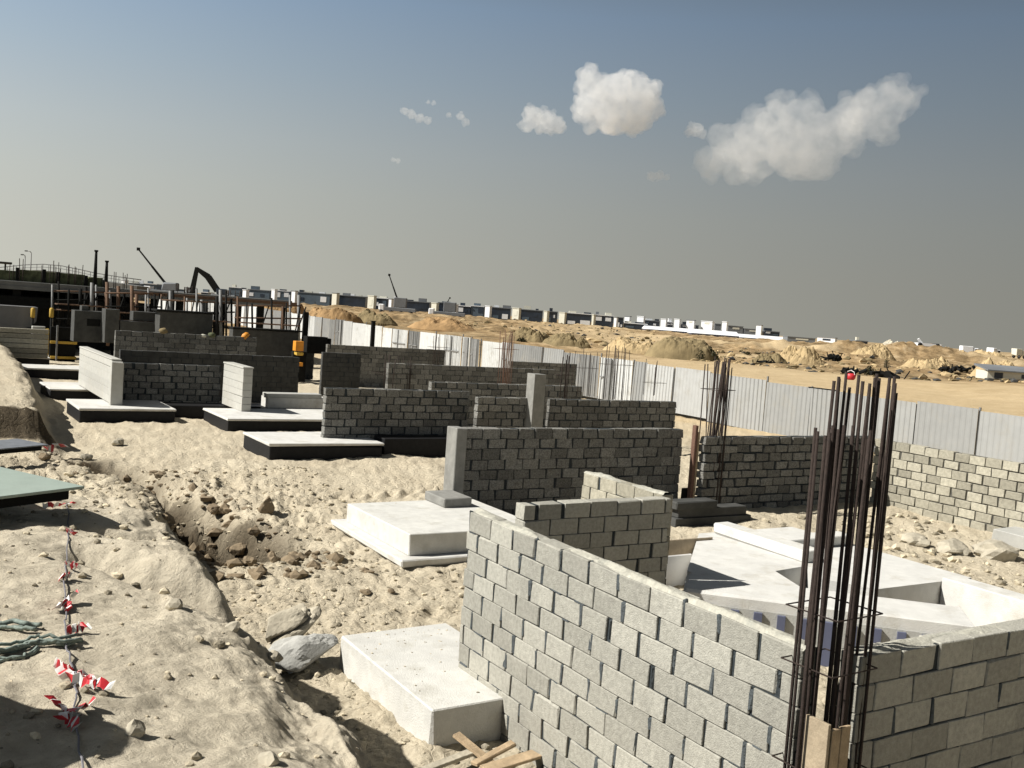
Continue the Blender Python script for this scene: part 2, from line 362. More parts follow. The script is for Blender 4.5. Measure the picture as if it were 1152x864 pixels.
    cm = n.new('ShaderNodeMapRange'); l.new(vc.outputs['Distance'], cm.inputs[0]); cm.inputs[2].default_value = .12
    iv = n.new('ShaderNodeMath'); iv.operation = 'SUBTRACT'; iv.inputs[0].default_value = 1; l.new(attr('grey'), iv.inputs[1])
    cs = n.new('ShaderNodeMath'); cs.operation = 'MULTIPLY'; l.new(cm.outputs[0], cs.inputs[0]); l.new(iv.outputs[0], cs.inputs[1])
    h1 = n.new('ShaderNodeMath'); h1.operation = 'MULTIPLY_ADD'; l.new(cs.outputs[0], h1.inputs[0]); h1.inputs[1].default_value = .22; l.new(noise(9, 8, .75, .3), h1.inputs[2])
    bp = n.new('ShaderNodeBump'); bp.inputs['Strength'].default_value = .85; bp.inputs['Distance'].default_value = .055
    l.new(h1.outputs[0], bp.inputs['Height'])
    bp2 = n.new('ShaderNodeBump'); bp2.inputs['Strength'].default_value = .6; bp2.inputs['Distance'].default_value = .01
    l.new(noise(60, 5, .7), bp2.inputs['Height']); l.new(bp.outputs[0], bp2.inputs['Normal'])
    l.new(bp2.outputs[0], b.inputs['Normal'])
    return m
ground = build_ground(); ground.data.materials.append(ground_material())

# ------------------------------------------------------------------ block walls
COURSE, BL = .198, .40
def block_wall(ax, face, a0, a1, z0, z1, t=.2, mats=('block', 'mortar'), jit=.0045, hj=.007, vj=.016, rec=.016, cs=1., ragged=0., lumps=0., cap=False,
               label='', group=None, off=0., name='block_wall', step=None):
    """ax 'x': runs along X, visible face at y=face looking -Y.  ax 'y': runs along Y, visible face at x=face looking -X."""
    root = empty(name, ((a0+a1)/2 if ax == 'x' else face, face if ax == 'x' else (a0+a1)/2, z0), label, 'wall', group)
    o = root.location.copy()
    if ax == 'x': T = Matrix(((1, 0, 0, 0), (0, 1, 0, face), (0, 0, 1, 0), (0, 0, 0, 1)))
    else: T = Matrix(((0, 1, 0, face), (1, 0, 0, 0), (0, 0, 1, 0), (0, 0, 0, 1)))
    T = Matrix.Translation(-o) @ T
    b = MB(); mo = MB(); lm = MB()
    BL = .40*cs; nc = max(1, round((z1-z0)/(COURSE*cs))); ch = (z1-z0)/nc
    wob = [random.uniform(-.009, .009) for _ in range(nc+1)]
    for c in range(nc):
        s = a0-(BL/2 if c % 2 else 0)-off-random.uniform(0, .03)
        zz0 = z0+c*ch+hj/2+wob[c]; zz1 = z0+(c+1)*ch-hj/2+(wob[c+1] if c < nc-1 else 0)
        amin, amax = a0+random.uniform(0, ragged), a1-random.uniform(0, ragged)
        while s < amax-.01:
            w = BL*random.uniform(.94, 1.05); e = s+w
            p0, p1 = max(s+vj*random.uniform(.2, .8), amin), min(e-vj*random.uniform(.2, .8), amax)
            if p1-p0 > .05:
                if random.random() < .06: p1 -= .03
                topc = random.uniform(-.008, .004) if c == nc-1 else 0
                th = random.uniform(-jit, jit)
                b.cbox(p0, p1, th, t+random.uniform(-jit, jit), zz0, zz1+topc, c=.0045, rnd=random.random(), T=T, jit=jit)
                if lumps and random.random() < lumps and p1 < amax-.03:
                    wl = random.uniform(.018, .055); zb = zz0+random.uniform(0, .07)
                    lm.cbox(p1+vj/2-wl*random.uniform(.3, .7), p1+vj/2+wl*.5, -random.uniform(.0005, .002), .03, zb, zz1+random.uniform(-.02, .01), c=.006, jit=.008, T=T)
            if lumps and random.random() < lumps*.4 and c > 0:
                wl = random.uniform(.05, .2); q0 = random.uniform(p0, max(p0+.01, p1-wl))
                if q0+wl < amax: lm.cbox(q0, q0+wl, -random.uniform(.0005, .0015), .03, zz0-hj-random.uniform(.001, .006), zz0+random.uniform(0, .008), c=.004, jit=.005, T=T)
            s = e
    mo.box(a0+rec, a1-rec, rec, t-rec, z0, z1-.012, T=T)
    if lm.n: mo.add(lm.v, lm.f, 1)
    b.build('blocks', mats[0], root); mo.build('mortar_bed', [mats[1], 'mortar_lump'], root)
    if cap:
        cp = MB(); n = int((a1-a0)/.035); m = 7; vs = []; fs = []; HH = .5+1.3*fbm((a0+(a1-a0)*np.arange(n+1)/n*1.)[:, None]*2.2+np.zeros((1, m+1)), (.012+(t-.024)*np.arange(m+1)/m)[None, :]*6+face*3+np.zeros((n+1, 1)), 4, 101)
        for i in range(n+1):
            for j in range(m+1):
                s = a0+(a1-a0)*i/n; q = .012+(t-.024)*j/m; hh = HH[i, j]
                edge = min(1, min(j, m-j)/1.5)
                vs.append(T @ Vector((s, q, z1-.014+max(0, hh)*.038*edge)))
        for i in range(n):
            for j in range(m): k = i*(m+1)+j; fs.append((k, k+1, k+m+2, k+m+1))
        cp.add(vs, fs, smooth=True); cp.build('mortar_cap', 'mortar_pale', root)
    return root
ZT = 1.784
G1 = 'block walls of the near room'
block_wall('y', 5.02, 4.285, 8.66, -.12, 2.01, t=.18, cs=1., lumps=.6, cap=True, vj=.028, label='sunlit grey block wall in the foreground, its courses running away from the rebar column', group=G1)
block_wall('x', 4.035, 5.29, 9.45, -.12, 2.01, t=.18, cs=1., lumps=.15, cap=True, vj=.012, label='shaded grey block wall at the lower right, right of the rebar column', group=G1)
block_wall('x', 9.76, 6.42, 8.69, -.1, 1.79, vj=.02, rec=.02, label='short shaded block wall with a sunlit end, behind the foreground wall', group=G1)
block_wall('y', 8.70, 9.77+.2, 11.75, -.1, 1.80, cap=True, mats=('block_tan', 'mortar'), label='short sunlit pale block wall showing above the shaded short wall', group=G1)
block_wall('x', 16.66, 9.48, 15.0, -.05, ZT, mats=('block_shaded', 'mortar'), jit=.011, vj=.035, hj=.01, rec=.03, label='long dark shaded block wall with a grey concrete end pier, on the raw footing', group='dark block walls')
block_wall('x', 16.2, 15.25, 20.88, -.05, 1.68, mats=('block_shaded', 'mortar'), jit=.016, vj=.045, hj=.03, rec=.04, label='dark shaded wall of rounded blocks with wide joints, left of the sunlit tan wall', group='dark block walls')
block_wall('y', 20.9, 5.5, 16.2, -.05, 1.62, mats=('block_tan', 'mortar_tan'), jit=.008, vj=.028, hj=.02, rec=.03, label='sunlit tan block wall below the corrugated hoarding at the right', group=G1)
block_wall('x', 24.9, 9.85, 14.2, .1, 1.76, mats=('block_shaded', 'mortar'), jit=.014, vj=.04, hj=.025, rec=.03, label='dark rough block wall standing behind the white-topped black footing', group='dark block walls')
block_wall('x', 24.3, 14.15, 16.0, 0, 1.66, mats=('block_shaded', 'mortar'), jit=.012, vj=.04, hj=.02, rec=.03, label='short dark block wall left of the pale concrete column', group='dark block walls')
block_wall('x', 24.2, 16.55, 21.4, 0, 1.66, mats=('block_shaded', 'mortar'), jit=.012, vj=.04, hj=.02, rec=.03, label='dark block wall right of the pale concrete column, under the bright hoarding', group='dark block walls')
block_wall('x', 35.6, 16.6, 24.5, 0, 1.82, mats=('block_shaded', 'mortar'), jit=.008, vj=.02, hj=.012, label='long dark wall behind the rough wall, topped by a thin pale edge', group='dark block walls')
block_wall('x', 45.4, 17.9, 24.3, 0, 2.0, mats=('block_shaded', 'mortar'), jit=.008, vj=.02, hj=.012, label='farthest dark wall, directly below the white part of the hoarding', group='dark block walls')
block_wall('x', 33.6, 6.15, 9.55, 0, 1.62, mats=('block_shaded', 'mortar'), jit=.014, vj=.045, hj=.02, rec=.03, label='dark big-jointed block wall between two white piers at the left', group='dark block walls')
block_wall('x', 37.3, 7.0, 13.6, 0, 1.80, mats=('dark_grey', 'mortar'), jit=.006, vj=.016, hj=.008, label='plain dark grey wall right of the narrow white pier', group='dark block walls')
block_wall('x', 40.5, 7.4, 12.9, 0, 2.35, mats=('block_shaded', 'mortar'), jit=.008, vj=.02, hj=.012, label='taller dark wall with a flat ledge above the big-jointed wall', group='dark block walls')
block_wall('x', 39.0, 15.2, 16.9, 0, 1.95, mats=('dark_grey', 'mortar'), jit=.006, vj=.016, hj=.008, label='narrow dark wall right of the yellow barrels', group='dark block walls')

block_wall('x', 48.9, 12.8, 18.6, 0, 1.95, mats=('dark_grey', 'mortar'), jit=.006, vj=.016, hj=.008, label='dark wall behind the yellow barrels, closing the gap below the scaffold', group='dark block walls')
block_wall('x', 29.6, 15.4, 21.6, 0, 1.62, mats=('block_shaded', 'mortar'), jit=.01, vj=.03, hj=.014, label='dark block wall behind the pale column, half hidden by nearer walls', group='dark block walls')
block_wall('x', 39.5, 24.6, 28.4, 0, 1.9, mats=('block_shaded', 'mortar'), jit=.008, vj=.02, hj=.012, label='short dark wall before the white hoarding, right of the pale-edged wall', group='dark block walls')
# sunlit pale walls and piers at the left
def pale_wall(face, y0, y1, z0, z1, t, label, lower=None, name='white_wall'):
    root = empty(name, (face, (y0+y1)/2, z0), label, 'wall', 'pale sunlit walls at the left')
    b = MB(); n = 6
    for k in range(n):
        b.cbox(0, t, y0-(y0+y1)/2, y1-(y0+y1)/2, (z1-z0)*k/n+.002, (z1-z0)*(k+1)/n-.002, c=.006, jit=.003, rnd=random.random())
    b.build('panel', 'block_white', root)
    c = MB(); c.cbox(-.02, t+.02, y0-(y0+y1)/2-.02, y1-(y0+y1)/2+.02, z1-z0+.002, z1-z0+.05, c=.008); c.build('coping', 'block_white', root)
    if lower:
        c = MB(); c.cbox(-.05, t+.05, y0-(y0+y1)/2-.28, y0-(y0+y1)/2-.022, -.05, z1-z0-.02, c=.01); c.build('end_pier', 'block_white', root)
    return root
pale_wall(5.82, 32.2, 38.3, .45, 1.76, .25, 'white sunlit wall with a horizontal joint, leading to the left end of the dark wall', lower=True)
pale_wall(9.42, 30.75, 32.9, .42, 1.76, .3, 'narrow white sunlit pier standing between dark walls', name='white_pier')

# grey concrete kicker and end pier of the long dark wall
b = MB(); b.cbox(9.22, 9.46, 16.55, 16.95, .0, ZT+.01, c=.015, jit=.004)
tag(b.build('concrete_pier', 'conc_mid'), 'slim grey concrete pier at the left end of the long dark wall', 'pier')
b = MB(); b.cbox(8.62, 9.19, 15.75, 16.54, .452, .62, c=.012, jit=.004)
tag(b.build('concrete_kicker', 'conc_mid'), 'low grey concrete kicker on top of the raw concrete footing', 'concrete kicker')

# ------------------------------------------------------------------ footings
def footing(x0, x1, y0, y1, z0, z1, label, top='conc', side='conc_side', blind=None, group='concrete footings'):
    root = empty('concrete_footing', ((x0+x1)/2, (y0+y1)/2, z0), label, 'footing', group)
    cx, cy = (x0+x1)/2, (y0+y1)/2
    if side == 'bitumen':
        b = MB(); b.cbox(x0-cx, x1-cx, y0-cy, y1-cy, 0, z1-z0-.07, c=.015, jit=.006); b.build('bitumen_coating', side, root)
        b = MB(); b.cbox(x0-cx-.03, x1-cx+.03, y0-cy-.03, y1-cy+.03, z1-z0-.068, z1-z0, c=.012, jit=.006); b.build('top_slab', top, root)
    else:
        b = MB(); b.cbox(x0-cx, x1-cx, y0-cy, y1-cy, 0, z1-z0, c=.012, jit=.007); b.build('block', side, root)
    if blind:
        b = MB(); b.cbox(x0-cx-blind, x1-cx+blind, y0-cy-blind, y1-cy+blind, -.12, -.004, c=.015, jit=.012); b.build('blinding_slab', top, root)
    return root
footing(4.27, 5.58, 7.76, 9.95, -.05, .40, 'raw pale concrete footing nearest the camera, against the foreground block wall')
footing(7.06, 9.6, 13.96, 16.5, .11, .45, 'raw pale concrete footing with a wider thin slab beneath, beside the long dark wall', blind=.22)
footing(8.1, 11.15, 23.95, 26.1, -.02, .42, 'white-topped black-sided footing in front of the rough dark wall', side='bitumen')
footing(8.5, 12.4, 28.95, 31.6, -.02, .42, 'white-topped black-sided footing under the narrow white pier', side='bitumen')
footing(4.8, 7.5, 31.1, 33.55, -.02, .42, 'white-topped black-sided footing below the white sunlit wall, nearest of the left group', side='bitumen')
footing(4.72, 6.3, 36.8, 39.3, -.02, .42, 'black-sided footing just left of the foot of the white sunlit wall', side='bitumen')
footing(4.8, 7.4, 45.4, 47.5, -.02, .42, 'black-sided footing below the yellow-edged formwork panel', side='bitumen')
footing(4.7, 6.4, 50.5, 53, .1, .52, 'farthest black-sided footing, beside the rubble bank at the left edge', side='bitumen')
# black coated strip foundations under the rough wall
b = MB(); b.cbox(11.3, 14.2, 24.2, 24.88, -.02, .5, c=.015, jit=.01)
tag(b.build('strip_footing', 'bitumen'), 'black bitumen-coated strip foundation under the rough dark wall', 'strip footing')
b = MB(); b.cbox(7.6, 13.8, 32.5, 33.55, -.02, .38, c=.015, jit=.01)
tag(b.build('strip_footing', 'bitumen'), 'black bitumen-coated strip foundation under the big-jointed dark wall', 'strip footing')
def plain(name, label, cat, m, boxes, group=None, c=.01, jit=.004, T=None):
    b = MB()
    for bx in boxes: b.cbox(*bx, c=c, jit=jit, T=T, rnd=random.random())
    p = Vector(((min(v[0] for v in b.v)+max(v[0] for v in b.v))/2, (min(v[1] for v in b.v)+max(v[1] for v in b.v))/2, min(v[2] for v in b.v)))
    return tag(b.build(name, m, loc=p), label, cat, group)
# stack of pale precast pieces
for i, (bx, lb, m) in enumerate([((10.6, 13.0, 32.2, 33.0, 0, .36), 'lowest long pale precast slab in the stack left of the rough wall', 'conc_grey'),
                                 ((10.75, 12.9, 32.25, 32.95, .365, .72), 'hollow-looking pale precast beam lying on the long slab', 'conc'),
                                 ((10.7, 12.6, 32.2, 32.7, .725, .86), 'thin pale precast plank on top of the stack', 'conc_grey'),
                                 ((12.9, 13.9, 30.2, 31.0, .0, .6), 'square pale concrete block beside the left end of the rough wall', 'conc')]):
    plain('precast_slab', lb, 'precast slab', m, [bx], 'precast pieces left of the rough wall')

# ------------------------------------------------------------------ ground beams inside the room
GB = 'white ground beams inside the near room'
b = MB(); b.prism([(11.7, 12.4, -.1), (9.75, 10.5, -.1), (9.6, 10.02, -.1), (10.62, 9.0, -.1), (11.07, 10.08, -.1), (11.85, 10.17, -.1), (11.4, 9.6, -.1), (11.79, 8.87, -.1), (13.95, 8.85, -.1), (13.95, 12.4, -.1)], (0, 0, .675))
tag(b.build('ground_slab', 'conc', loc=(11.9, 11, -.1)), 'large white sunlit slab with an angular cut-out filling the back of the near room', 'slab', GB)
plain('foam_board', 'white board standing at the left end of the white slab, before the brown plywood', 'board', 'white', [(10.0, 10.75, 11.5, 11.54, -.02, .5)])
plain('ground_beam', 'white ground beam at the right of the room, its sunlit inner face showing', 'beam', 'conc', [(13.2, 13.6, 4.9, 8.84, -.1, .64)], GB)
def rotbox(cx, cy, ang, L, W, z0, z1, mb, c=.012, jit=.006, mi=0):
    T = Matrix.Translation((cx, cy, 0)) @ Matrix.Rotation(ang, 4, 'Z'); mb.cbox(-L/2, L/2, -W/2, W/2, z0, z1, c=c, jit=jit, T=T, mi=mi); return T
root = empty('ground_beam', (10.3, 8.55, 0), 'white diagonal ground beam with timber formwork strips along its front', 'beam', GB, rz=math.radians(-45))
b = MB(); b.cbox(-1.75, 1.75, -.45, .45, -.1, .68, c=.012, jit=.006); b.build('beam', 'conc', root)
b = MB()
for k in range(13): b.box(-1.7+k*.285, -1.7+k*.285+.10, -.51, -.463, -.05, .5, jit=.004)
b.build('formwork_strip', 'blue', root)
b = MB()
b.box(-1.74, 1.74, -.461, -.452, -.05, .52); b.build('formwork_board', 'conc_grey', root)
plain('ground_beam', 'raised white beam lying lengthwise across the white slab, seen through the rebar', 'beam', 'conc', [(11.95, 12.3, 10.3, 12.35, .578, .76)], GB)
plain('ground_beam', 'raised white cross beam at the back right of the white slab', 'beam', 'conc', [(12.32, 13.9, 11.0, 11.35, .578, .74)], GB)
plain('plywood_sheet', 'brown plywood sheet standing at the left end of the white slabs', 'plywood', 'ply', [(10.15, 11.6, 11.95, 11.98, -.02, .62)])
plain('block_pile', 'dark stack of blocks in the shade at the foot of the dark wall', 'block pile', 'dark_grey', [(13.5, 15.6, 15.0, 15.4, 0, .18), (13.6, 15.5, 15.05, 15.4, .182, .36), (13.5, 14.6, 15.0, 15.35, .362, .52)])
plain('concrete_sheet', 'pale slab leaning at the foot of the sunlit tan wall', 'slab', 'conc_grey', [(19.8, 20.7, 8.2, 12.2, -.02, .24)], jit=.05)

# ------------------------------------------------------------------ rebar
def rebar(name, label, cx, cy, z0, tops, rad, w, ties=(), m='rebar', lean=.01, group='rebar bundles'):
    root = empty(name, (cx, cy, z0), label, 'rebar', group)
    for (dx, dy, zt) in tops:
        b = MB(); lx, ly = random.uniform(-lean, lean), random.uniform(-lean, lean)
        h = zt-z0; b.tube([(dx, dy, 0), (dx+lx*.3, dy+ly*.3, h*.5), (dx+lx*h, dy+ly*h, h)], rad*random.uniform(.9, 1.1), 6)
        b.build('rod', m, root)
    for z in ties:
        b = MB(); q = w/2+rad*1.5
        b.tube([(-q, -q, z-z0), (q, -q, z-z0+.01), (q, q, z-z0), (-q, q, z-z0-.01), (-q, -q, z-z0)], rad*.5, 5); b.build('tie', m, root)
    return root
tops = []
rr = random.Random(3)
for k in range(13): tops.append((-.22+.0165*k+rr.uniform(-.014, .014), rr.uniform(-.19, .12), 3.45+rr.uniform(-.05, .03)))
for k in range(19): tops.append((-.04+.0155*k+rr.uniform(-.012, .012), rr.uniform(-.19, .17), 3.77+rr.uniform(-.08, .03)))
rebar('rebar_column', 'thick bundle of tall dark rebar rising from the near corner between two block walls', 5.13, 4.16, .1, tops, .0108, .38, ties=(.9, 1.3, 1.95, 2.3), lean=.009)
def bunch(px, pyb, pyt, y, n, w, label, rad=.012, m='rebar'):
    p0 = on_y(px, pyb, y); z1 = on_y(px, pyt, y)[2]
    t = [(random.uniform(-w/2, w/2), random.uniform(-w/2, w/2), z1+random.uniform(-.25, .05)) for _ in range(n)]
    rebar('rebar_column', label, p0[0], p0[1], min(p0[2], z1-.3), t, rad, w, ties=(z1-.7,), m=m, lean=.03)
bunch(795, 585, 402, 16.4, 24, .5, 'loose rebar bundle at the right end of the long dark wall', .013)
bunch(690, 450, 386, 26, 14, .8, 'thin rebar bars in front of the bright hoarding, right of the pale column', .009)
bunch(632, 450, 396, 25.5, 6, .35, 'pair of bent rebar bars just right of the pale concrete column', .012)
bunch(566, 440, 372, 33, 12, .7, 'thin reddish rebar bars left of the pale concrete column', .012, 'rust')
bunch(492, 415, 375, 45, 6, .8, 'thin rebar bars above the farthest dark wall', .013)
bunch(440, 440, 400, 36, 12, 1.2, 'thin rebar bars above the pale-edged dark wall at its left', .013)
bunch(655, 445, 392, 29.4, 10, .7, 'thin rebar bars directly right of the bent pair', .010)
bunch(735, 445, 405, 23.9, 5, .5, 'short rebar stubs above the dark wall right of the pale column', .009)
# rusty column formwork at the loose bundle
root = empty('column_formwork', (15.12, 16.4, 0), 'narrow column formwork with rusty upper strip at the end of the long dark wall', 'formwork')
b = MB(); b.cbox(-.05, .03, -.06, .06, 0, 1.9, c=.008); b.build('strut', 'rust', root)
b = MB(); b.cbox(.04, .1, -.05, .05, .1, 1.75, c=.008); b.build('strut', 'timber', root)
b = MB(); b.cbox(-.2, .2, .065, .1, 0, .5, c=.008); b.build('panel', 'dark', root)
# timber column box between the two near walls
root = empty('column_formwork', (5.13, 4.16, .2), 'timber column formwork box in the near corner below the rebar', 'formwork')
b = MB()
for k in range(2): b.cbox(-.15+k*.088, -.15+k*.088+.084, -.20, -.175, -.3, 1.42+random.uniform(-.02, .02), c=.003, rnd=random.random(), jit=.002)
b.build('front_board', 'timber', root)
b = MB(); b.cbox(-.19, -.165, -.2, -.02, -.3, 1.45, c=.003); b.build('side_board', 'ply', root)
b = MB(); b.cbox(-.16, .04, -.225, -.203, 1.02, 1.05, c=.003); b.build('clamp', 'dark', root)
b = MB(); b.cbox(-.16, .04, -.225, -.203, .4, .43, c=.003); b.build('clamp', 'dark', root)
b = MB(); b.cbox(-.13, .15, -.12, .12, -.3, 1.15, c=.01, jit=.01); b.build('void_fill', 'dark', root)  # fill coloured dark to stand for the shade in the void
# pale column between dark walls
p = on_y(604, 480, 24.0)
plain('concrete_column', 'pale concrete column standing between two dark block walls', 'column', 'conc_mid', [(p[0]-.2, p[0]+.2, 24.0, 24.4, 0, on_y(604, 421, 24.0)[2])])

# ------------------------------------------------------------------ hoarding
XF = 30.55
def fence_top(y): return float(np.interp(y, [10, 20, 30, 47, 66, 102, 140], [1.95, 1.96, 2.05, 2.32, 2.45, 3.05, 3.5]))
fence = empty('corrugated_hoarding', (XF, 60, 0), 'long grey and white corrugated steel hoarding crossing the site behind the block walls', 'fence')
y = 8.; k = 0
tones = [.5, .9, 1.0, .55, .3, .2, .28, .24, .22, .35, .3, .5]
while y < 138:
    w = 2.35 if y < 31 else random.choice([1.0, 1.3, 2.0, 2.35])*(1.3 if y > 60 else 1)
    zt = fence_top(y+w/2)+.06+random.uniform(-.05, .05); lean = random.uniform(-.05, .07); zb = max(-.02, zt-2.1)+random.uniform(-.03, .05)
    if y < 21: zb = -.05
    back = (y > 34 and random.random() < .30)
    rnd = tones[k] if k < len(tones) else (random.choice([1.0, 1.0, .95, .8, .55, .2, .05, .0]) if y > 36 else random.choice([.5, .6, .8]))
    amp = .03 if (k < 4 or back) else random.choice([.006, .01, .016])
    xo = random.uniform(-.05, .05); yaw = random.uniform(-.012, .012)
    b = MB(); n = 96 if y < 50 else 48; vs = []; fs = []
    per = .22
    for i in range(n+1):
        s = (w-.03)*i/n; ph = (s/per) % 1.
        d = amp*(1 if ph < .38 else (1-(ph-.38)/.12 if ph < .5 else (0 if ph < .88 else (ph-.88)/.12)))*2-amp
        for zz in (zb, zt): vs.append((xo-d+yaw*s+(lean if zz == zt else 0)+.02*math.sin(s*1.9+k), y-60+s, zz))
    m = len(vs)
    vs += [(p[0]+.006, p[1], p[2]) for p in vs]
    for i in range(n):
        a = i*2; fs.append((a, a+1, a+3, a+2)); fs.append((m+a, m+a+2, m+a+3, m+a+1)); fs.append((a+1, m+a+1, m+a+3, a+3)); fs.append((a, a+2, m+a+2, m+a))
    b.add(vs, fs, rnd=rnd); b.build('steel_sheet', 'sheet', fence)
    b = MB(); b.box(xo+.03, xo+.09, y-60-.03, y-60+.03, zb-.35, zt+random.choice([-.05, .0, .05, .16])); 
    if back:
        b.box(xo-.085, xo-.03, y-60+.3, y-60+w-.2, zt-1.0, zt-.93); b.box(xo-.085, xo-.03, y-60+w*.55, y-60+w*.55+.09, zb, zt-.05)
        if random.random() < .5: b.box(xo-.10, xo-.03, y-60+w*.2, y-60+w*.2+.35, zb, zt-.02)
    b.build('post', 'post', fence)
    y += w+(.06 if random.random() < .12 and y > 20 else 0.004); k += 1
# red bundle and bar lying over the top
p = on_y(941, 423, 25.1)
root = empty('red_bucket', (XF+.1, p[1], p[2]-.12), 'small red round bucket hung on top of the hoarding', 'bucket')
b = MB(); b.tube([(0, 0, 0), (0, 0, .06), (0, 0, .2), (0, 0, .24)], [.12, .17, .19, .1], 14); b.build('bucket', 'red', root)
b = MB(); b.tube([(-.02, .18, .2), (-.02, .15, .3), (-.02, 0, .36), (-.02, -.15, .3), (-.02, -.18, .2)], .012, 5); b.build('handle', 'white', root)
plain('timber_bar', 'dark bar with a white end lying along the hoarding top beside the red bucket', 'bar', 'dark', [(XF-.02, XF+.1, 25.6, 27.0, 2.02, 2.09)])

# ------------------------------------------------------------------ things on the near mound
def on_ground(px, py, z=2.2, it=10):
    p = on_z(px, py, z)
    for _ in range(it):
        g = gz(p[0], p[1]); p = .5*p+.5*on_z(px, py, g)
    return p
def board(px_corner, name, label, m, L, W, T_, z, rz, tilt=(0, 0)):
    p = on_z(px_corner[0], px_corner[1], z)
    root = empty(name, (p[0], p[1], z-T_), label, 'board', None, rz)
    root.rotation_euler = (tilt[0], tilt[1], rz)
    b = MB(); b.cbox(-L, 0, 0, W, 0, T_, c=.004, jit=.002); b.build('sheet', m, root)
    b = MB()
    for q in (.12, W*.5, W-.2): b.cbox(-L+.05, -.05, q, q+.08, -.10, -.003, c=.005)
    b.build('batten', 'dark', root)
    return root
board((95, 547), 'green_board', 'grey-green board lying on dark battens at the left edge of the mound', 'board_green', 2.4, 2.2, .022, 2.36, math.radians(27))
board((55, 500), 'grey_board', 'small blue-grey board behind the green board', 'board_grey', 1.8, .9, .02, 1.02, math.radians(30))
# barrier rope with red and white tape
pts = []
for (px, py) in [(75, 568), (77, 590), (76, 620), (72, 655), (75, 690), (73, 720), (80, 745), (86, 775), (85, 805), (90, 835), (93, 900)]:
    p = on_ground(px, py); pts.append(Vector((p[0], p[1], p[2]+.02)))
root = empty('barrier_tape', pts[0], 'grey rope with knotted red and white barrier tape lying across the mound', 'barrier tape')
b = MB(); fine = []
for i in range(len(pts)-1):
    for t in range(5):
        q = pts[i].lerp(pts[i+1], t/5); q.z = gz(q.x, q.y)+.006; fine.append(q-pts[0]+Vector((random.uniform(-.008, .008), random.uniform(-.008, .008), random.uniform(0, .015))))
b.tube(fine, .0045, 5); b.build('rope', 'rope', root)
def ribbon(mb, base, d, L, W, n=9, seed=0):
    r = random.Random(seed); d = Vector(d).normalized(); up = Vector((0, 0, 1)); s = d.cross(up).normalized(); vs = []; fs = []
    p = Vector(base); tw = r.uniform(0, 3)
    for i in range(n+1):
        tw += r.uniform(-.3, .42); wv = s*math.cos(tw)+up*abs(math.sin(tw)); h = .012+.025*abs(math.sin(i*1.1+r.random()))
        c = p+d*L*i/n+s*r.uniform(-.012, .012)+up*h
        vs += [c-wv*W/2, c+wv*W/2, c-wv*W/2+Vector((.0015, .001, .002)), c+wv*W/2+Vector((.0015, .001, .002))]
    for i in range(n):
        a = i*4; mb.add([vs[a], vs[a+1], vs[a+5], vs[a+4], vs[a+2], vs[a+3], vs[a+7], vs[a+6]],
                        [(0, 1, 2, 3), (7, 6, 5, 4), (0, 3, 7, 4), (1, 5, 6, 2)], 0 if ((i+seed)//2) % 2 == 0 else 1)
for i, (px, py, qx, qy, L) in enumerate([(84, 569, 62, 571, .30), (62, 690, 92, 672, .34), (64, 757, 104, 772, .27), (68, 768, 100, 775, .26), (54, 790, 82, 808, .26), (104, 796, 84, 812, .20), (70, 682, 80, 694, .16), (72, 640, 84, 644, .12), (66, 655, 78, 652, .1), (76, 600, 86, 603, .12), (60, 752, 76, 758, .16), (72, 812, 86, 822, .14), (76, 716, 90, 712, .12), (92, 765, 104, 776, .16)]):
    a = on_ground(px, py); c_ = on_ground(qx, qy); d = Vector(c_-a); d.z = 0
    b = MB(); ribbon(b, Vector(a)-pts[0], d, min(L, .30), .042, 12, i); b.build('tape_flag', ['red', 'white'], root)
a = on_ground(60, 508, .9); b = MB()
for k in range(3): ribbon(b, (0, 0, .06*k), (random.uniform(-1, 1), random.uniform(-1, 1), 0), .34, .16, 5, k*2+10)
tag(b.build('barrier_tape', ['red', 'white'], loc=None), 'crumpled red tape lump on the rubble beside the blue-grey board', 'barrier tape').location = a
# grey-green cables
def drop(q): return Vector((q.x, q.y, gz(q.x, q.y)-.012))
def cable(pxs, rad, label, n=3, m='cable', name='cable'):
    P = [Vector(on_ground(*q)) for q in pxs]; b = MB()
    for k in range(n):
        o = Vector((random.uniform(-.03, .03), random.uniform(-.03, .03), rad*1.2+k*rad*.9)); f = []
        for i in range(len(P)-1):
            for t in range(4): f.append(drop(P[i].lerp(P[i+1], t/4))+o+Vector((random.uniform(-.012, .012), random.uniform(-.012, .012), random.uniform(0, .012))))
        f.append(P[-1]+o); b.tube([q-P[0] for q in f], rad*random.uniform(.7, 1.1), 6)
    return tag(b.build(name, m, loc=None), label, 'cable', 'cables on the mound') and setattr(b, 'x', 0) or P[0]
def cable_obj(pxs, rad, label, n=3):
    before = set(bpy.data.objects); p = cable(pxs, rad, label, n); o = list(set(bpy.data.objects)-before)[0]; o.location = p; return o
cable_obj([(-60, 712), (0, 707), (22, 708), (40, 711)], .012, 'short frayed grey-green cable at the left edge, upper of the two', 3)
cable_obj([(-60, 745), (0, 737), (25, 732), (45, 725), (70, 727), (90, 725)], .012, 'longer dark grey-green cable reaching the barrier rope', 4)
cable_obj([(-40, 748), (0, 742), (20, 740), (38, 730)], .009, 'thin grey cable lying just below the longer cable', 2)

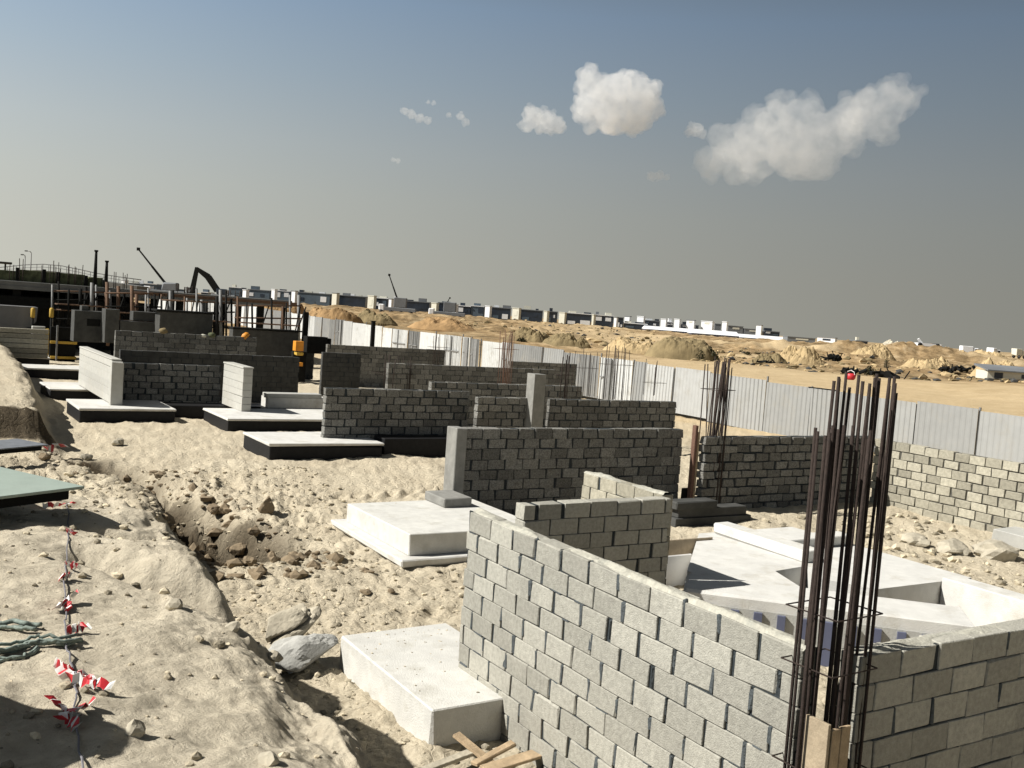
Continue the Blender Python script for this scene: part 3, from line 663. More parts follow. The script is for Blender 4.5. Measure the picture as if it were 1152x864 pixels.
# stones and debris one can point at
def stone(px, py, r, label, m='rock', z=2.2, seed=1, flat=.7, cat='stone', sink=.25, group=None, rough=.35):
    p = on_ground(px, py, z); b = MB(); b.rock((0, 0, 0), r, 3 if r > .12 else 2, rough, seed, flat)
    o = b.build('stone' if cat == 'stone' else cat.replace(' ', '_'), m); o.location = (p[0], p[1], p[2]+r*flat*(1-sink)*.7); o.rotation_euler = (0, 0, seed)
    return tag(o, label, cat, group)
stone(150, 826, .04, 'small white pointed stone casting a shadow low on the mound', seed=4, flat=.9)
stone(197, 684, .06, 'white rounded stone in the middle of the mound', seed=5)
stone(304, 859, .05, 'pale stone at the bottom edge of the mound', seed=6)
stone(262, 708, .05, 'pale stone by the notch at the mound edge', seed=8)
stone(285, 600, .12, 'brown clod in the gully beyond the mound', 'rock_brown', .3, 9)
stone(300, 575, .17, 'pointed brown clod standing on the floor near the gully', 'rock_brown', .1, 12, flat=1.1)
stone(240, 575, .14, 'dark brown clod at the head of the gully', 'rock_brown', .3, 14)
stone(268, 622, .15, 'brown clod on the gully edge beside the mound', 'rock_brown', .5, 16)
stone(282, 634, .12, 'reddish brown lump at the foot of the gully', 'rock_brown', .2, 18)
stone(412, 668, .09, 'low dark clod on the open floor between two footings', 'rock_brown', 0, 20, flat=.5)
stone(440, 666, .07, 'small clod beside the low dark clod on the open floor', 'rock_brown', 0, 21, flat=.5)
stone(545, 842, .045, 'small pale stone by the timber offcuts', 'rock', 0, 22)
stone(97, 516, .13, 'grey rock on the rubble behind the green board', 'rock', .9, 23)
stone(50, 517, .12, 'brown rock on the rubble left of the crumpled red tape', 'rock_brown', .9, 24)
stone(133, 500, .16, 'pale rock in the rubble below the nearest black-sided footing', 'rock', .3, 26)
stone(1125, 630, .5, 'pale lumpy boulder at the foot of the sunlit tan wall', 'rock', 0, 27, flat=.45)
stone(1030, 612, .3, 'tan rubble lump beside the corner of the sunlit tan wall', 'rock', 0, 28, flat=.5)
stone(1070, 622, .35, 'tan broken lump in front of the pale leaning slab', 'rock', 0, 29, flat=.5)
# broken concrete slabs at the foot of the mound
def slab_chunk(px, py, z, L, W, T_, rz, tx, ty, label, m='rock'):
    p = on_z(px, py, z); b = MB(); b.rock((0, 0, 0), (L*1.35, W*1.5, T_*1.7), 4, .35, px)
    o = b.build('concrete_chunk', m); o.location = p; o.rotation_euler = (tx, ty, rz)
    return tag(o, label, 'concrete chunk', 'broken slab pieces beside the mound')
slab_chunk(318, 703, .42, .22, .12, .075, -.3, .25, -.75, 'upper leaning broken slab piece at the foot of the mound')
slab_chunk(328, 712, .34, .24, .12, .075, -.25, .3, -.7, 'second leaning broken slab piece lying against the upper one')
slab_chunk(342, 734, .22, .30, .16, .10, -.15, .1, -.25, 'flat grey broken slab piece below the leaning ones', 'conc_grey')
p = on_ground(317, 755, 1.5); b = MB(); b.cbox(-.16, .16, -.022, .022, 0, .02, c=.003)
o = tag(b.build('wood_offcut', 'white'), 'short white stick on the mound edge', 'wood offcut'); o.location = (p[0], p[1], p[2]+.05); o.rotation_euler = (.1, .25, math.radians(-68))
stone(308, 743, .055, 'pale stone at the top of the white stick', seed=33)
# timber offcuts by the near footing
for i, (px, py, L, W, rz, tilt, lb) in enumerate([(541, 850, .62, .045, math.radians(112), .32, 'sawn timber offcut leaning up beside the nearest footing'),
                                                  (556, 848, .55, .04, math.radians(20), .05, 'timber offcut lying across the foot of the block wall'),
                                                  (575, 858, .6, .07, math.radians(8), .0, 'reddish timber board at the foot of the block wall'),
                                                  (500, 858, .7, .05, math.radians(15), .0, 'grey timber strip on the ground below the nearest footing')]):
    p = on_z(px, py, .12); b = MB(); b.cbox(-L/2, L/2, -W, W, -.012, .02, c=.004, jit=.004)
    o = tag(b.build('timber_offcut', 'timber' if i != 3 else 'rock'), lb, 'timber', 'timber offcuts by the near footing'); o.location = p; o.rotation_euler = (0, -tilt, rz)

# loose stones nobody could count
b = MB(); vs0, fs0 = ico(1); vs0 = np.array(vs0)
for k in range(4600):
    q = random.random()
    if q < .09: x, y = random.uniform(.2, 2.4), 3.2+7.5*random.random()**.8
    elif q < .66: x, y = random.uniform(2.5, 8.5), random.uniform(8, 23)
    elif q < .8: x, y = random.uniform(1.5, 6.5), random.uniform(14, 23)
    elif q < .9: x, y = random.uniform(14, 20.6), random.uniform(6, 15)
    else: x, y = random.uniform(3.2, 5.6), random.uniform(5.5, 13)
    if (4.2 < x < 5.7 and 7.6 < y < 10.1) or (6.8 < x < 9.9 and 13.5 < y < 17): continue
    r = (.006+.024*random.random()**4)*(1+.05*y) if x < 13 else random.uniform(.02, .11)
    p = vs0*(1+rng.uniform(-.3, .3, (len(vs0), 1)))*r*np.array([1, 1, .65])
    b.add(p.tolist(), fs0, 0, random.random()); b._c = getattr(b, '_c', []); b._c.append((x, y, r, len(vs0)))
xs = np.array([c[0] for c in b._c]); ys = np.array([c[1] for c in b._c]); zs = ground_z(xs, ys)
off = np.repeat(np.stack([xs, ys, zs+np.array([c[2] for c in b._c])*.25], -1), len(vs0), 0)
b.v = (np.array(b.v)+off).tolist()
M['gravel'] = mat('loose_gravel', (.46, .40, .29), .95, .2, 9, .4, 60, attr=.55)
tag(b.build('loose_stones', 'gravel'), kind='stuff')
b = MB(); cr = random.Random(8); cl = []
for k in range(420):
    y = cr.uniform(13.6, 23); x = 4.4+(18.5-y)*.10+cr.gauss(0, .55)+.5*(cr.random() < .5); r = cr.uniform(.02, .05)+.11*cr.random()**4
    p = vs0*(1+rng.uniform(-.35, .35, (len(vs0), 1)))*r*np.array([cr.uniform(.8, 1.4), 1, .75]); b.add(p.tolist(), fs0, 0, cr.random()); cl.append((x, y, r))
cl = np.array(cl); off = np.repeat(np.stack([cl[:, 0], cl[:, 1], ground_z(cl[:, 0], cl[:, 1])+cl[:, 2]*.2], -1), len(vs0), 0); b.v = (np.array(b.v)+off).tolist()
tag(b.build('dug_clods', 'rock_brown'), kind='stuff')
b = MB(); cr = random.Random(5)
for k in range(70):
    q = cr.random()*.62
    if q < .4: x, y, z = 5.0+cr.uniform(-.25, .5), 9.85-abs(cr.gauss(0, .3)), .40
    elif q < .6: x, y, z = cr.uniform(4.35, 4.95), cr.uniform(7.9, 9.85), .40
    elif q < .8: x, y, z = cr.uniform(7.2, 9.1), cr.uniform(14.1, 16.4), .45
    else: x, y, z = cr.uniform(12, 13.8), cr.uniform(9, 12.2), .575
    r = cr.uniform(.004, .012)
    p = vs0*(1+rng.uniform(-.35, .35, (len(vs0), 1)))*r*np.array([1.3, 1, .5])+np.array([x, y, z+r*.2]); b.add(p.tolist(), fs0, 0, cr.random())
tag(b.build('mortar_crumbs', 'gravel'), kind='stuff')

# ------------------------------------------------------------------ left background: frame building, formwork, machines
def bx(mb, px0, px1, pyt, pyb, y, dep, mi=0, rnd=.5, c=.01):
    """box at site row y spanning those sight lines (top/bottom taken at the middle)"""
    a = on_y(px0, pyt, y); d = on_y(px1, pyt, y); pm = (px0+px1)/2
    zt = on_y(pm, pyt, y)[2]; zb = on_y(pm, pyb, y)[2]
    mb.cbox(min(a[0], d[0]), max(a[0], d[0]), y, y+dep, zb, zt, c=c, mi=mi, rnd=rnd)
YB = 62.
root = empty('concrete_frame_building', (12, YB+5, 0), 'dark unfinished concrete frame building with a flat deck at the far left', 'building')
def part(mb, name, m): o = mb.build(name, m); o.parent = root; o.matrix_parent_inverse = Matrix.Translation(-root.location); return o
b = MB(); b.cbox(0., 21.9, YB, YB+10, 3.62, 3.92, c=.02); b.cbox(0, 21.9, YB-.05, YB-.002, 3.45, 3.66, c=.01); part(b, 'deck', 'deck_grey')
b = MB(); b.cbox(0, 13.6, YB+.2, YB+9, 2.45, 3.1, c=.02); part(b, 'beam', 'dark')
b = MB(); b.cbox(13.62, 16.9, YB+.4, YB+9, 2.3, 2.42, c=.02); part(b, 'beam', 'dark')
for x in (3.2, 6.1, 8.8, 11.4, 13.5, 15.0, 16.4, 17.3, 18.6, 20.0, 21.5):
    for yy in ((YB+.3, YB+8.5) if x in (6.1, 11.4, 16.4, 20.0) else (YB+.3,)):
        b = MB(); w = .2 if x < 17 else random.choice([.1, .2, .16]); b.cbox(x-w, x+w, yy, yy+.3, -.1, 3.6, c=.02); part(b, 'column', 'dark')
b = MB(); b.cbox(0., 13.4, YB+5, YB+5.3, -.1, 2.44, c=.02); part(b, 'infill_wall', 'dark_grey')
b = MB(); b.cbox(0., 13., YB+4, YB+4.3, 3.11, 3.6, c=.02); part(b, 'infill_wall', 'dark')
for (px0, px1, pt, pb) in [(-30, 20, 303, 322), (21, 48, 304, 324), (51, 64, 306, 325), (67, 96, 308, 327), (99, 116, 312, 329)]:
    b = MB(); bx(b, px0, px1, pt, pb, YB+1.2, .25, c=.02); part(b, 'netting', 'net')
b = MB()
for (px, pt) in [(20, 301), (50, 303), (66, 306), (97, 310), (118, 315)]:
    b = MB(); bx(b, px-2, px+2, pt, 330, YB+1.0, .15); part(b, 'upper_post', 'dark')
for px, pt in [(107.5, 281), (120, 293)]:
    b = MB(); q = on_y(px, 325, YB); zt = on_y(px, pt, YB)[2]
    b.tube([(q[0], YB+.3, 3.9), (q[0], YB+.3, zt-.1)], [.12, .07], 8); b.tube([(q[0], YB+.3, zt-.1), (q[0], YB+.3, zt)], .11, 8); part(b, 'starter_post', 'dark')
b = MB(); bx(b, 148, 335, 334, 337.5, YB-.06, .05); part(b, 'edge_board', 'rust_dull')
def far_thing(name, label, cat, y, items, group=None):
    """items: (part name, material, [(px0,px1,pytop,pybottom,depth offset,depth)])"""
    it = items[0][2][0]; base = on_y((it[0]+it[1])/2, max(q[3] for I in items for q in I[2]), y)
    r = empty(name, base, label, cat, group)
    for nm, m, bs in items:
        b = MB()
        for (x0, x1, t, bt, dy, dep) in bs: bx(b, x0, x1, t, bt, y+dy, dep)
        o = b.build(nm, m); o.parent = r; o.matrix_parent_inverse = Matrix.Translation(-Vector(base))
    return r
far_thing('wall_formwork', 'white sunlit formwork panel with a yellow edge at the far left', 'formwork', 54, [('panel', 'block_white', [(36, 51, 367, 412, 0, .2)]), ('edge', 'yellow_timber', [(51.6, 55.5, 370, 412, -.1, .3)])])
far_thing('wall_formwork', 'dark formwork frame with two yellow rails beside the white panel', 'formwork', 56, [('panel', 'dark', [(57, 86, 368, 415, 0, .15)]), ('rail', 'yellow_timber', [(56.5, 87, 384, 387, -.14, .1)]), ('rail', 'yellow_timber', [(56.5, 86, 401, 404, -.14, .1)]), ('post', 'post', [(64, 66, 366, 414, -.25, .1)])])
for px, py, lb in [(37, 352, 'yellow drum on a post left of the white formwork panel'), (58, 352, 'yellow drum on a post right of the white formwork panel')]:
    q = on_y(px, py, 57.5); g = gz(q[0], q[1]); r = empty('yellow_drum', (q[0], q[1], g), lb, 'drum', 'yellow drums by the formwork')
    b = MB(); b.tube([(0, 0, 0), (0, 0, q[2]-g-.25)], .06, 6); b.build('post', 'dark', r)
    b = MB(); b.tube([(0, 0, q[2]-g-.25), (0, 0, q[2]-g-.2), (0, 0, q[2]-g+.2), (0, 0, q[2]-g+.27)], [.08, .11, .11, .06], 10); b.build('drum', 'yellow_timber', r)
# grey tank with a rounded belly at the left edge
q = on_y(10, 357, 58); r = empty('grey_tank', (q[0], q[1], gz(q[0], 58)), 'grey rounded tank standing at the left edge under the deck', 'tank')
g = r.location.z; zt = on_y(10, 344, 58)[2]-g; zb = on_y(10, 371, 58)[2]-g
b = MB(); prof = [(-2.6, zt), (1.35, zt), (1.3, zb+.5), (1.0, zb+.18), (.3, zb+.03), (-2.6, zb)]
b.prism([(p_[0], 0, p_[1]) for p_ in prof], (0, 1.6, 0)); b.build('tank', 'mid_grey', r)
for xx in (-2.4, .1): b = MB(); b.box(xx, xx+.2, .2, 1.4, -.1, zb+.04); b.build('leg', 'dark', r)
plain('rubble_wall', 'low tan block wall at the left edge below the grey tank', 'wall', 'block_tan', [(3.0, 6.2, 49.5, 49.8, 1.2+k*.22, 1.2+k*.22+.2) for k in range(-3, 3)])
# stacked grey units under the deck
far_thing('block_stack', 'grey stack of blocks with a dark opening under the deck', 'block stack', 52, [('stack', 'dark_grey', [(84, 118, 350, 385, 0, 1.), (92, 100, 344, 350, .2, .6)]), ('opening', 'dark', [(98, 113, 359, 367, -.02, .02)])])
far_thing('block_stack', 'grey blockwork pile right of the dark opening under the deck', 'block stack', 51, [('stack', 'dark_grey', [(119, 135, 348, 386, 0, 1.), (135.5, 178, 362, 386, 0, 1.), (150, 178, 351, 361.5, .2, .8)])])
far_thing('block_stack', 'dark blockwork pile between the deck columns', 'block stack', 50, [('stack', 'dark_grey', [(180, 240, 352, 386, 0, 1.)]), ('ledge', 'dark', [(176, 243, 350, 352, -.1, 1.2)])])
far_thing('block_stack', 'dark low wall of stacked blocks below the white hoarding at the left', 'block stack', 48, [('stack', 'dark_grey', [(262, 336, 372, 400, 0, .6)]), ('ledge', 'dark', [(262, 337, 370, 372, -.1, .8)])])
far_thing('block_stack', 'dark stack with a rounded end below the white hoarding', 'block stack', 47, [('stack', 'dark', [(346, 369, 379, 398, 0, .6), (369.2, 373, 381, 396, .1, .4)])])
far_thing('barrel_stack', 'orange and yellow barrels stacked in a gap between the dark walls', 'barrels', 46, [('barrel', 'orange', [(333, 342, 384, 395, 0, .4)]), ('barrel', 'yellow_timber', [(334, 342, 396, 400, 0, .4)]), ('barrel', 'orange', [(334, 341, 408, 412, 0, .4)]), ('base', 'dark', [(330, 345, 395.5, 430, .42, .3)])])
# oddments on the ledge of the taller wall
for px, py, r_, m, lb in [(184, 372, .3, 'khaki', 'round khaki sack on the ledge of the taller dark wall'), (194, 378, .13, 'pale', 'small pale sack on the ledge, right of the khaki sack'), (229, 378, .22, 'cream', 'cream sack lying on the ledge of the taller dark wall'), (239, 377, .3, 'net', 'greenish bundle standing on the ledge'), (254, 381, .14, 'cream', 'small cream sack at the right end of the ledge'), (276, 378, .3, 'orange', 'orange bundle right of the ledge')]:
    q = on_y(px, py, 40.6); b = MB(); b.rock((0, 0, 0), r_*.62, 2, .3, int(px), .8, smooth=True); o = tag(b.build('sack', m), lb, 'sack', 'sacks on the ledge'); o.location = q
# scaffolding and starter bars round the unfinished frame
def scaffold(px0, px1, n, pyt, pyb, y, label, seed):
    rr = random.Random(seed); g0 = on_y((px0+px1)/2, pyb, y); r = empty('scaffold', g0, label, 'scaffold', 'scaffolds at the frame building'); T0 = Matrix.Translation(-Vector(g0))
    for k in range(n):
        px = px0+(px1-px0)*(k+rr.uniform(-.3, .3))/(n-1); a = Vector(on_y(px, pyb+rr.uniform(-4, 4), y)); c_ = Vector(on_y(px+rr.uniform(-1, 1), pyt+rr.uniform(-6, 10), y)); o_ = Vector((0, rr.uniform(-.6, .6), 0))
        b = MB(); b.tube([a+o_-Vector(g0), c_+o_-Vector(g0)], rr.choice([.045, .06, .1]), 6); b.build('tube', rr.choice(['dark', 'dark', 'rust_dull', 'post']), r)
    for k in range(4):
        py = pyt+(pyb-pyt)*(k+.5)/4.2; a = Vector(on_y(px0-2, py, y)); c_ = Vector(on_y(px1+2, py+rr.uniform(-1, 4), y))
        b = MB(); b.tube([a-Vector(g0), c_-Vector(g0)], .05, 6); b.build('ledger', rr.choice(['dark', 'rust_dull']), r)
    for k in range(3):
        px = rr.uniform(px0, px1); a = Vector(on_y(px, pyb, y)); c_ = Vector(on_y(px+rr.uniform(8, 22), pyt+8, y)); b = MB(); b.tube([a-Vector(g0), c_-Vector(g0)], .04, 6); b.build('brace', 'dark', r)
    b = MB(); q0, q1 = on_y(px0+3, pyt+(pyb-pyt)*.45, y), on_y(px1-3, pyt+(pyb-pyt)*.45, y); b.box(q0[0]-g0[0], q1[0]-g0[0], -.5, .5, q0[2]-g0[2]-.03, q0[2]-g0[2]+.03); b.build('platform', 'rust_dull', r)
    return r
scaffold(60, 118, 9, 322, 366, 60.5, 'dark scaffold under the left half of the deck, above the yellow-railed formwork', 1)
scaffold(121, 180, 10, 322, 386, 59.5, 'dark scaffold in the middle of the frame building', 2)
scaffold(184, 262, 12, 330, 392, 59, 'dark scaffold of many thin tubes in front of the white hoarding at the left', 3)
scaffold(266, 338, 9, 337, 394, 58, 'sparser scaffold at the right end of the deck', 4)
for px, pt, lb in [(15, 292, 'thin starter bars on the deck at the left edge'), (57, 294, 'thin starter bars above the green netting'), (84, 299, 'thin starter bars left of the taller deck post'), (133, 306, 'thin starter bars right of the shorter deck post'), (205, 318, 'thin starter bars on the deck below the leaning crane boom'), (262, 326, 'thin starter bars on the deck right of the excavator arm')]:
    q = on_y(px, pt+30, YB+1); z1 = on_y(px, pt, YB+1)[2]
    rebar('rebar_column', lb, q[0], YB+1, 3.9, [(random.uniform(-.5, .5), random.uniform(-.3, .3), max(4.3, z1+random.uniform(-.4, .1))) for _ in range(6)], .022, .7, lean=.03)
# posts carrying the deck nearer to the hoarding
for px, t, bt, lb in [(345, 352, 400, 'dark slender post right of the deck end, before the white hoarding'), (421, 362, 390, 'short dark post in front of the white hoarding at its middle')]:
    far_thing('steel_post', lb, 'post', 48 if px < 400 else 44, [('post', 'dark', [(px-3 if px < 400 else px-2, px+3 if px < 400 else px+2, t, bt, 0, .15)]), ('cap', 'dark', [(px-2.6, px+2.6, t-1, t, -.02, .2)])])

# ------------------------------------------------------------------ machines beyond
def ground_at(px, dist): p = at(px, 350, dist); return Vector((p[0], p[1], gz(p[0], p[1])))
VR = Matrix.Rotation(math.atan2(RT[1], RT[0]), 4, 'Z')    # machines stand roughly side-on
def side_on(loc, px, py, dist): q = at(px, py, dist); d = q-np.array(loc); return (float(d[0]*RT[0]+d[1]*RT[1]), float(d[2]))
def beam2(mb, a, b_, w0, w1, th):
    (x0, z0), (x1, z1) = a, b_; L = math.hypot(x1-x0, z1-z0); nx, nz = -(z1-z0)/L, (x1-x0)/L
    mb.prism([(x0+nx*w0/2, -th/2, z0+nz*w0/2), (x1+nx*w1/2, -th/2, z1+nz*w1/2), (x1-nx*w1/2, -th/2, z1-nz*w1/2), (x0-nx*w0/2, -th/2, z0-nz*w0/2)], (0, th, 0))
D = 150; g = ground_at(248, D); r = empty('excavator', g, 'black excavator arm bent in an inverted V above the deck', 'excavator'); r.rotation_euler = (0, 0, math.atan2(RT[1], RT[0]))
P_ = lambda px, py: side_on(g, px, py, D)
elbow, foot, tip = P_(222, 302), P_(245, 327), P_(217, 326)
b = MB(); beam2(b, foot, ((elbow[0]*.45+foot[0]*.55), elbow[1]*.55+foot[1]*.45+.25), .9, .9, .5); beam2(b, ((elbow[0]*.45+foot[0]*.55), elbow[1]*.55+foot[1]*.45+.25), elbow, .9, .45, .498); b.build('boom', 'dark', r)
b = MB(); beam2(b, (elbow[0]+.1, elbow[1]+.15), tip, .5, .7, .46); b.build('stick', 'dark', r)
b = MB(); b.prism([(tip[0]-.1, -.5, tip[1]), (tip[0]+.5, -.5, tip[1]-.1), (tip[0]+.6, -.5, tip[1]-.9), (tip[0]-.4, -.5, tip[1]-1.0)], (0, 1., 0)); b.build('bucket', 'dark', r)
b = MB(); b.cbox(foot[0]-.6, foot[0]+3, -1.2, 1.2, 1.2, foot[1]-.5, c=.1); b.build('body', 'slate', r)
b = MB(); b.cbox(foot[0]+.2, foot[0]+1.6, -1.25, -.1, foot[1]-.498, foot[1]+.3, c=.08); b.build('cab', 'navy', r)
for sy in (-1.3, .7):
    b = MB(); b.cbox(foot[0]-1., foot[0]+3.2, sy, sy+.6, -.1, 1.15, c=.3); b.build('track', 'rubber', r)
def crane(bpx, bpy, tpx, tpy, D, label, th):
    g = ground_at(bpx, D); r = empty('mobile_crane', g, label, 'crane', 'crane booms on the horizon'); r.rotation_euler = (0, 0, math.atan2(RT[1], RT[0]))
    f = side_on(g, bpx, bpy, D); t = side_on(g, tpx, tpy, D)
    b = MB(); beam2(b, f, (f[0]*.5+t[0]*.5, f[1]*.5+t[1]*.5), th, th*.8, th*.7); beam2(b, (f[0]*.5+t[0]*.5, f[1]*.5+t[1]*.5), t, th*.7, th*.55, th*.5); b.box(t[0]-.5*th, t[0]+.9*th, -.3*th, .3*th, t[1]-.9*th, t[1]+.5*th); b.build('boom', 'dark', r)
    b = MB(); b.cbox(-3.5, 5, -1.2, 1.2, .7, 1.7, c=.1); b.cbox(-1, 2.4, -1.1, 1.1, 1.72, f[1]+.3, c=.15); b.build('chassis', 'slate', r)
    b = MB(); b.cbox(-5, -3.52, -1.2, 1.2, .6, 2.4, c=.15); b.build('cab', 'white_paint', r)
    for k in range(4):
        b = MB(); b.tube([(-4.2+k*2.6, -1.25, .45), (-4.2+k*2.6, 1.25, .45)], .5, 12); b.build('wheel', 'rubber', r)
crane(187, 319, 157, 280, 230, 'mobile crane with a dark telescopic boom leaning left above the deck', .5)
crane(447, 336, 438, 309, 270, 'crane with a thin steep boom above the row of cabins', .42)
crane(503, 341, 506, 335, 275, 'tiny short crane boom over the cabins right of the steep boom', .3)
# bridge rail and lamps
D = 190
r = empty('road_bridge', ground_at(70, D), 'low curved bridge with a thin railing on the horizon at the far left', 'bridge'); r.rotation_euler = (0, 0, math.atan2(RT[1], RT[0]))
g = r.location; b = MB(); b2 = MB(); rail = []
prof = [(-20, 302), (0, 301), (30, 298), (50, 297.3), (70, 299), (90, 303), (110, 307.5), (135, 311.5), (160, 315)]
for px, py in prof: q = side_on(g, px, py, D); rail.append(q)
b.tube([(x, 0, z) for x, z in rail], .09, 6); b.tube([(x, 0, z-.55) for x, z in rail], .05, 5)
for i in range(len(rail)-1):
    for t in (0, .33, .66): x = rail[i][0]*(1-t)+rail[i+1][0]*t; z = rail[i][1]*(1-t)+rail[i+1][1]*t; b.tube([(x, 0, z-1.3), (x, 0, z)], .05, 5)
b.build('railing', 'post', r)
poly = [(x, -2, z-1.2) for x, z in rail]+[(x, -2, z-2.2) for x, z in rail[::-1]]
b2.prism(poly, (0, 6, 0)); b2.build('deck', 'deck_grey', r)
b = MB()
for x, z in rail[::2]: b.cbox(x-.4, x+.4, -1, 2, -.5, z-2.1, c=.05)
b.build('pier', 'deck_grey', r)
def lamp(px, pyb, pyt, D, arm, label):
    g = ground_at(px, D); t = side_on(g, px, pyt, D); r = empty('street_lamp', g, label, 'street lamp', 'street lamps at the bridge'); r.rotation_euler = (0, 0, math.atan2(RT[1], RT[0]))
    b = MB(); b.tube([(t[0], 0, 0), (t[0], 0, t[1]-.3)], [.12, .08], 6); b.build('pole', 'post', r)
    b = MB(); b.tube([(t[0], 0, t[1]-.32), (t[0]-arm*.3, 0, t[1]-.05), (t[0]-arm, 0, t[1])], .07, 6); ar = b.build('arm', 'post', r)
    b = MB(); b.cbox(t[0]-arm-.5, t[0]-arm, -.15, .15, t[1]-.1, t[1]+.1, c=.03); b.build('lamp_head', 'dark_grey', ar)
lamp(37.5, 305, 283, 186, .7, 'taller curved street lamp on the horizon at the far left')
lamp(30.5, 305, 287, 186, .3, 'shorter thin street lamp left of the curved lamp')
q = at(4, 296, 180); g = Vector((q[0], q[1], gz(q[0], q[1]))); r = empty('canopy', g, 'flat canopy roof on a post at the left edge of the horizon', 'canopy')
b = MB(); b.cbox(-2.5, 1.3, -1, 1, q[2]-g.z-.15, q[2]-g.z+.25, c=.05); b.build('roof', 'dark_grey', r)
b = MB(); b.tube([(.3, 0, 0), (.3, 0, q[2]-g.z-.15)], .15, 8); b.build('post', 'dark_grey', r)

# ------------------------------------------------------------------ far row of cabins and sheds
def cabin(px0, px1, pyt, pyb, D, kind, label, group):
    a = at(px0, (pyt+pyb)/2, D); c_ = at(px1, (pyt+pyb)/2, D); w = float(np.hypot(*(c_-a)[:2])); pm = (px0+px1)/2
    zt = at(pm, pyt, D)[2]; zb = at(pm, pyb, D)[2]; mid = (a+c_)/2; g = min(gz(mid[0], mid[1]), zb)-.2
    r = empty('site_cabin' if kind != 'shed' else 'long_shed', (mid[0], mid[1], g), label, 'cabin' if kind != 'shed' else 'shed', group); r.rotation_euler = (0, 0, math.atan2(RT[1], RT[0])+random.uniform(-.05, .05))
    h = zt-g; bz = zb-g; dep = 6. if kind != 'shed' else 9.
    wall = {'white': 'white_paint', 'cream': 'cream', 'blue': 'blue_grey', 'navy': 'navy', 'shed': 'white_paint', 'slate': 'slate'}[kind]
    if kind == 'shed':
        b = MB(); b.box(-w/2, w/2, 0, dep, 0, h*.25+bz*.75); b.build('wall', 'blue', r)
        b = MB(); b.prism([(-w/2-.2, -.4, h*.25+bz*.75+.002), (-w/2-.2, dep*.5, h), (-w/2-.2, dep+.4, h*.25+bz*.75+.002)], (w+.4, 0, 0)); b.build('roof', 'white_paint', r)
        return r
    if kind in ('white', 'cream'): r.rotation_euler.z -= math.radians(32); dep = max(1.2, .42*w); w *= .84
    b = MB(); b.box(-w/2, w/2, 0, dep, 0, h); b.build('body', wall, r)
    if kind in ('blue', 'navy'):
        hh = h-bz; b = MB(); n = max(2, int(w/3))
        for k in range(n):
            if random.random() < .92:
                x0 = -w/2+w*(k+.15)/n; z0 = bz+hh*random.choice([.15, .5, .55]); b = MB(); b.box(x0, x0+w/n*random.uniform(.3, .8), -.06, -.004, z0, z0+hh*random.uniform(.2, .42)); b.build('window', random.choice(['navy', 'blue_grey', 'white_paint', 'white_paint']), r)
        b = MB(); b.box(-w/2-.1, w/2+.1, -.15, dep+.1, h+.002, h+.22); rf = b.build('roof', 'slate' if random.random() < .7 else 'white_paint', r)
        x0 = -w/2+random.uniform(0, 1)
        while x0 < w/2-1.2:
            ww = random.uniform(.7, 2.6); ww = min(ww, w/2-x0); b = MB(); y0 = random.uniform(.2, 2.5); hh2 = random.uniform(.25, 1.1); b.box(x0, x0+ww, y0, y0+random.uniform(.6, 2), h+.221, h+.221+hh2); b.build('roof_unit', random.choice(['white_paint', 'navy', 'navy', 'blue_grey', 'slate', 'cream']), rf); x0 += ww+random.uniform(.2, 3.0)
    else:
        b = MB(); b.box(-w/2-.08, w/2+.08, -.12, dep+.1, h+.002, h+.18); b.build('roof', wall if random.random() < .6 else 'slate', r)
        if w > 2.2:
            b = MB(); b.box(-w*.2, w*.25, -.06, -.004, h*.45+bz*.55, h*.8+bz*.2); b.build('window', 'navy' if random.random() < .35 else 'cream', r)
    return r
def hz(px): return 313.2+.0737*px
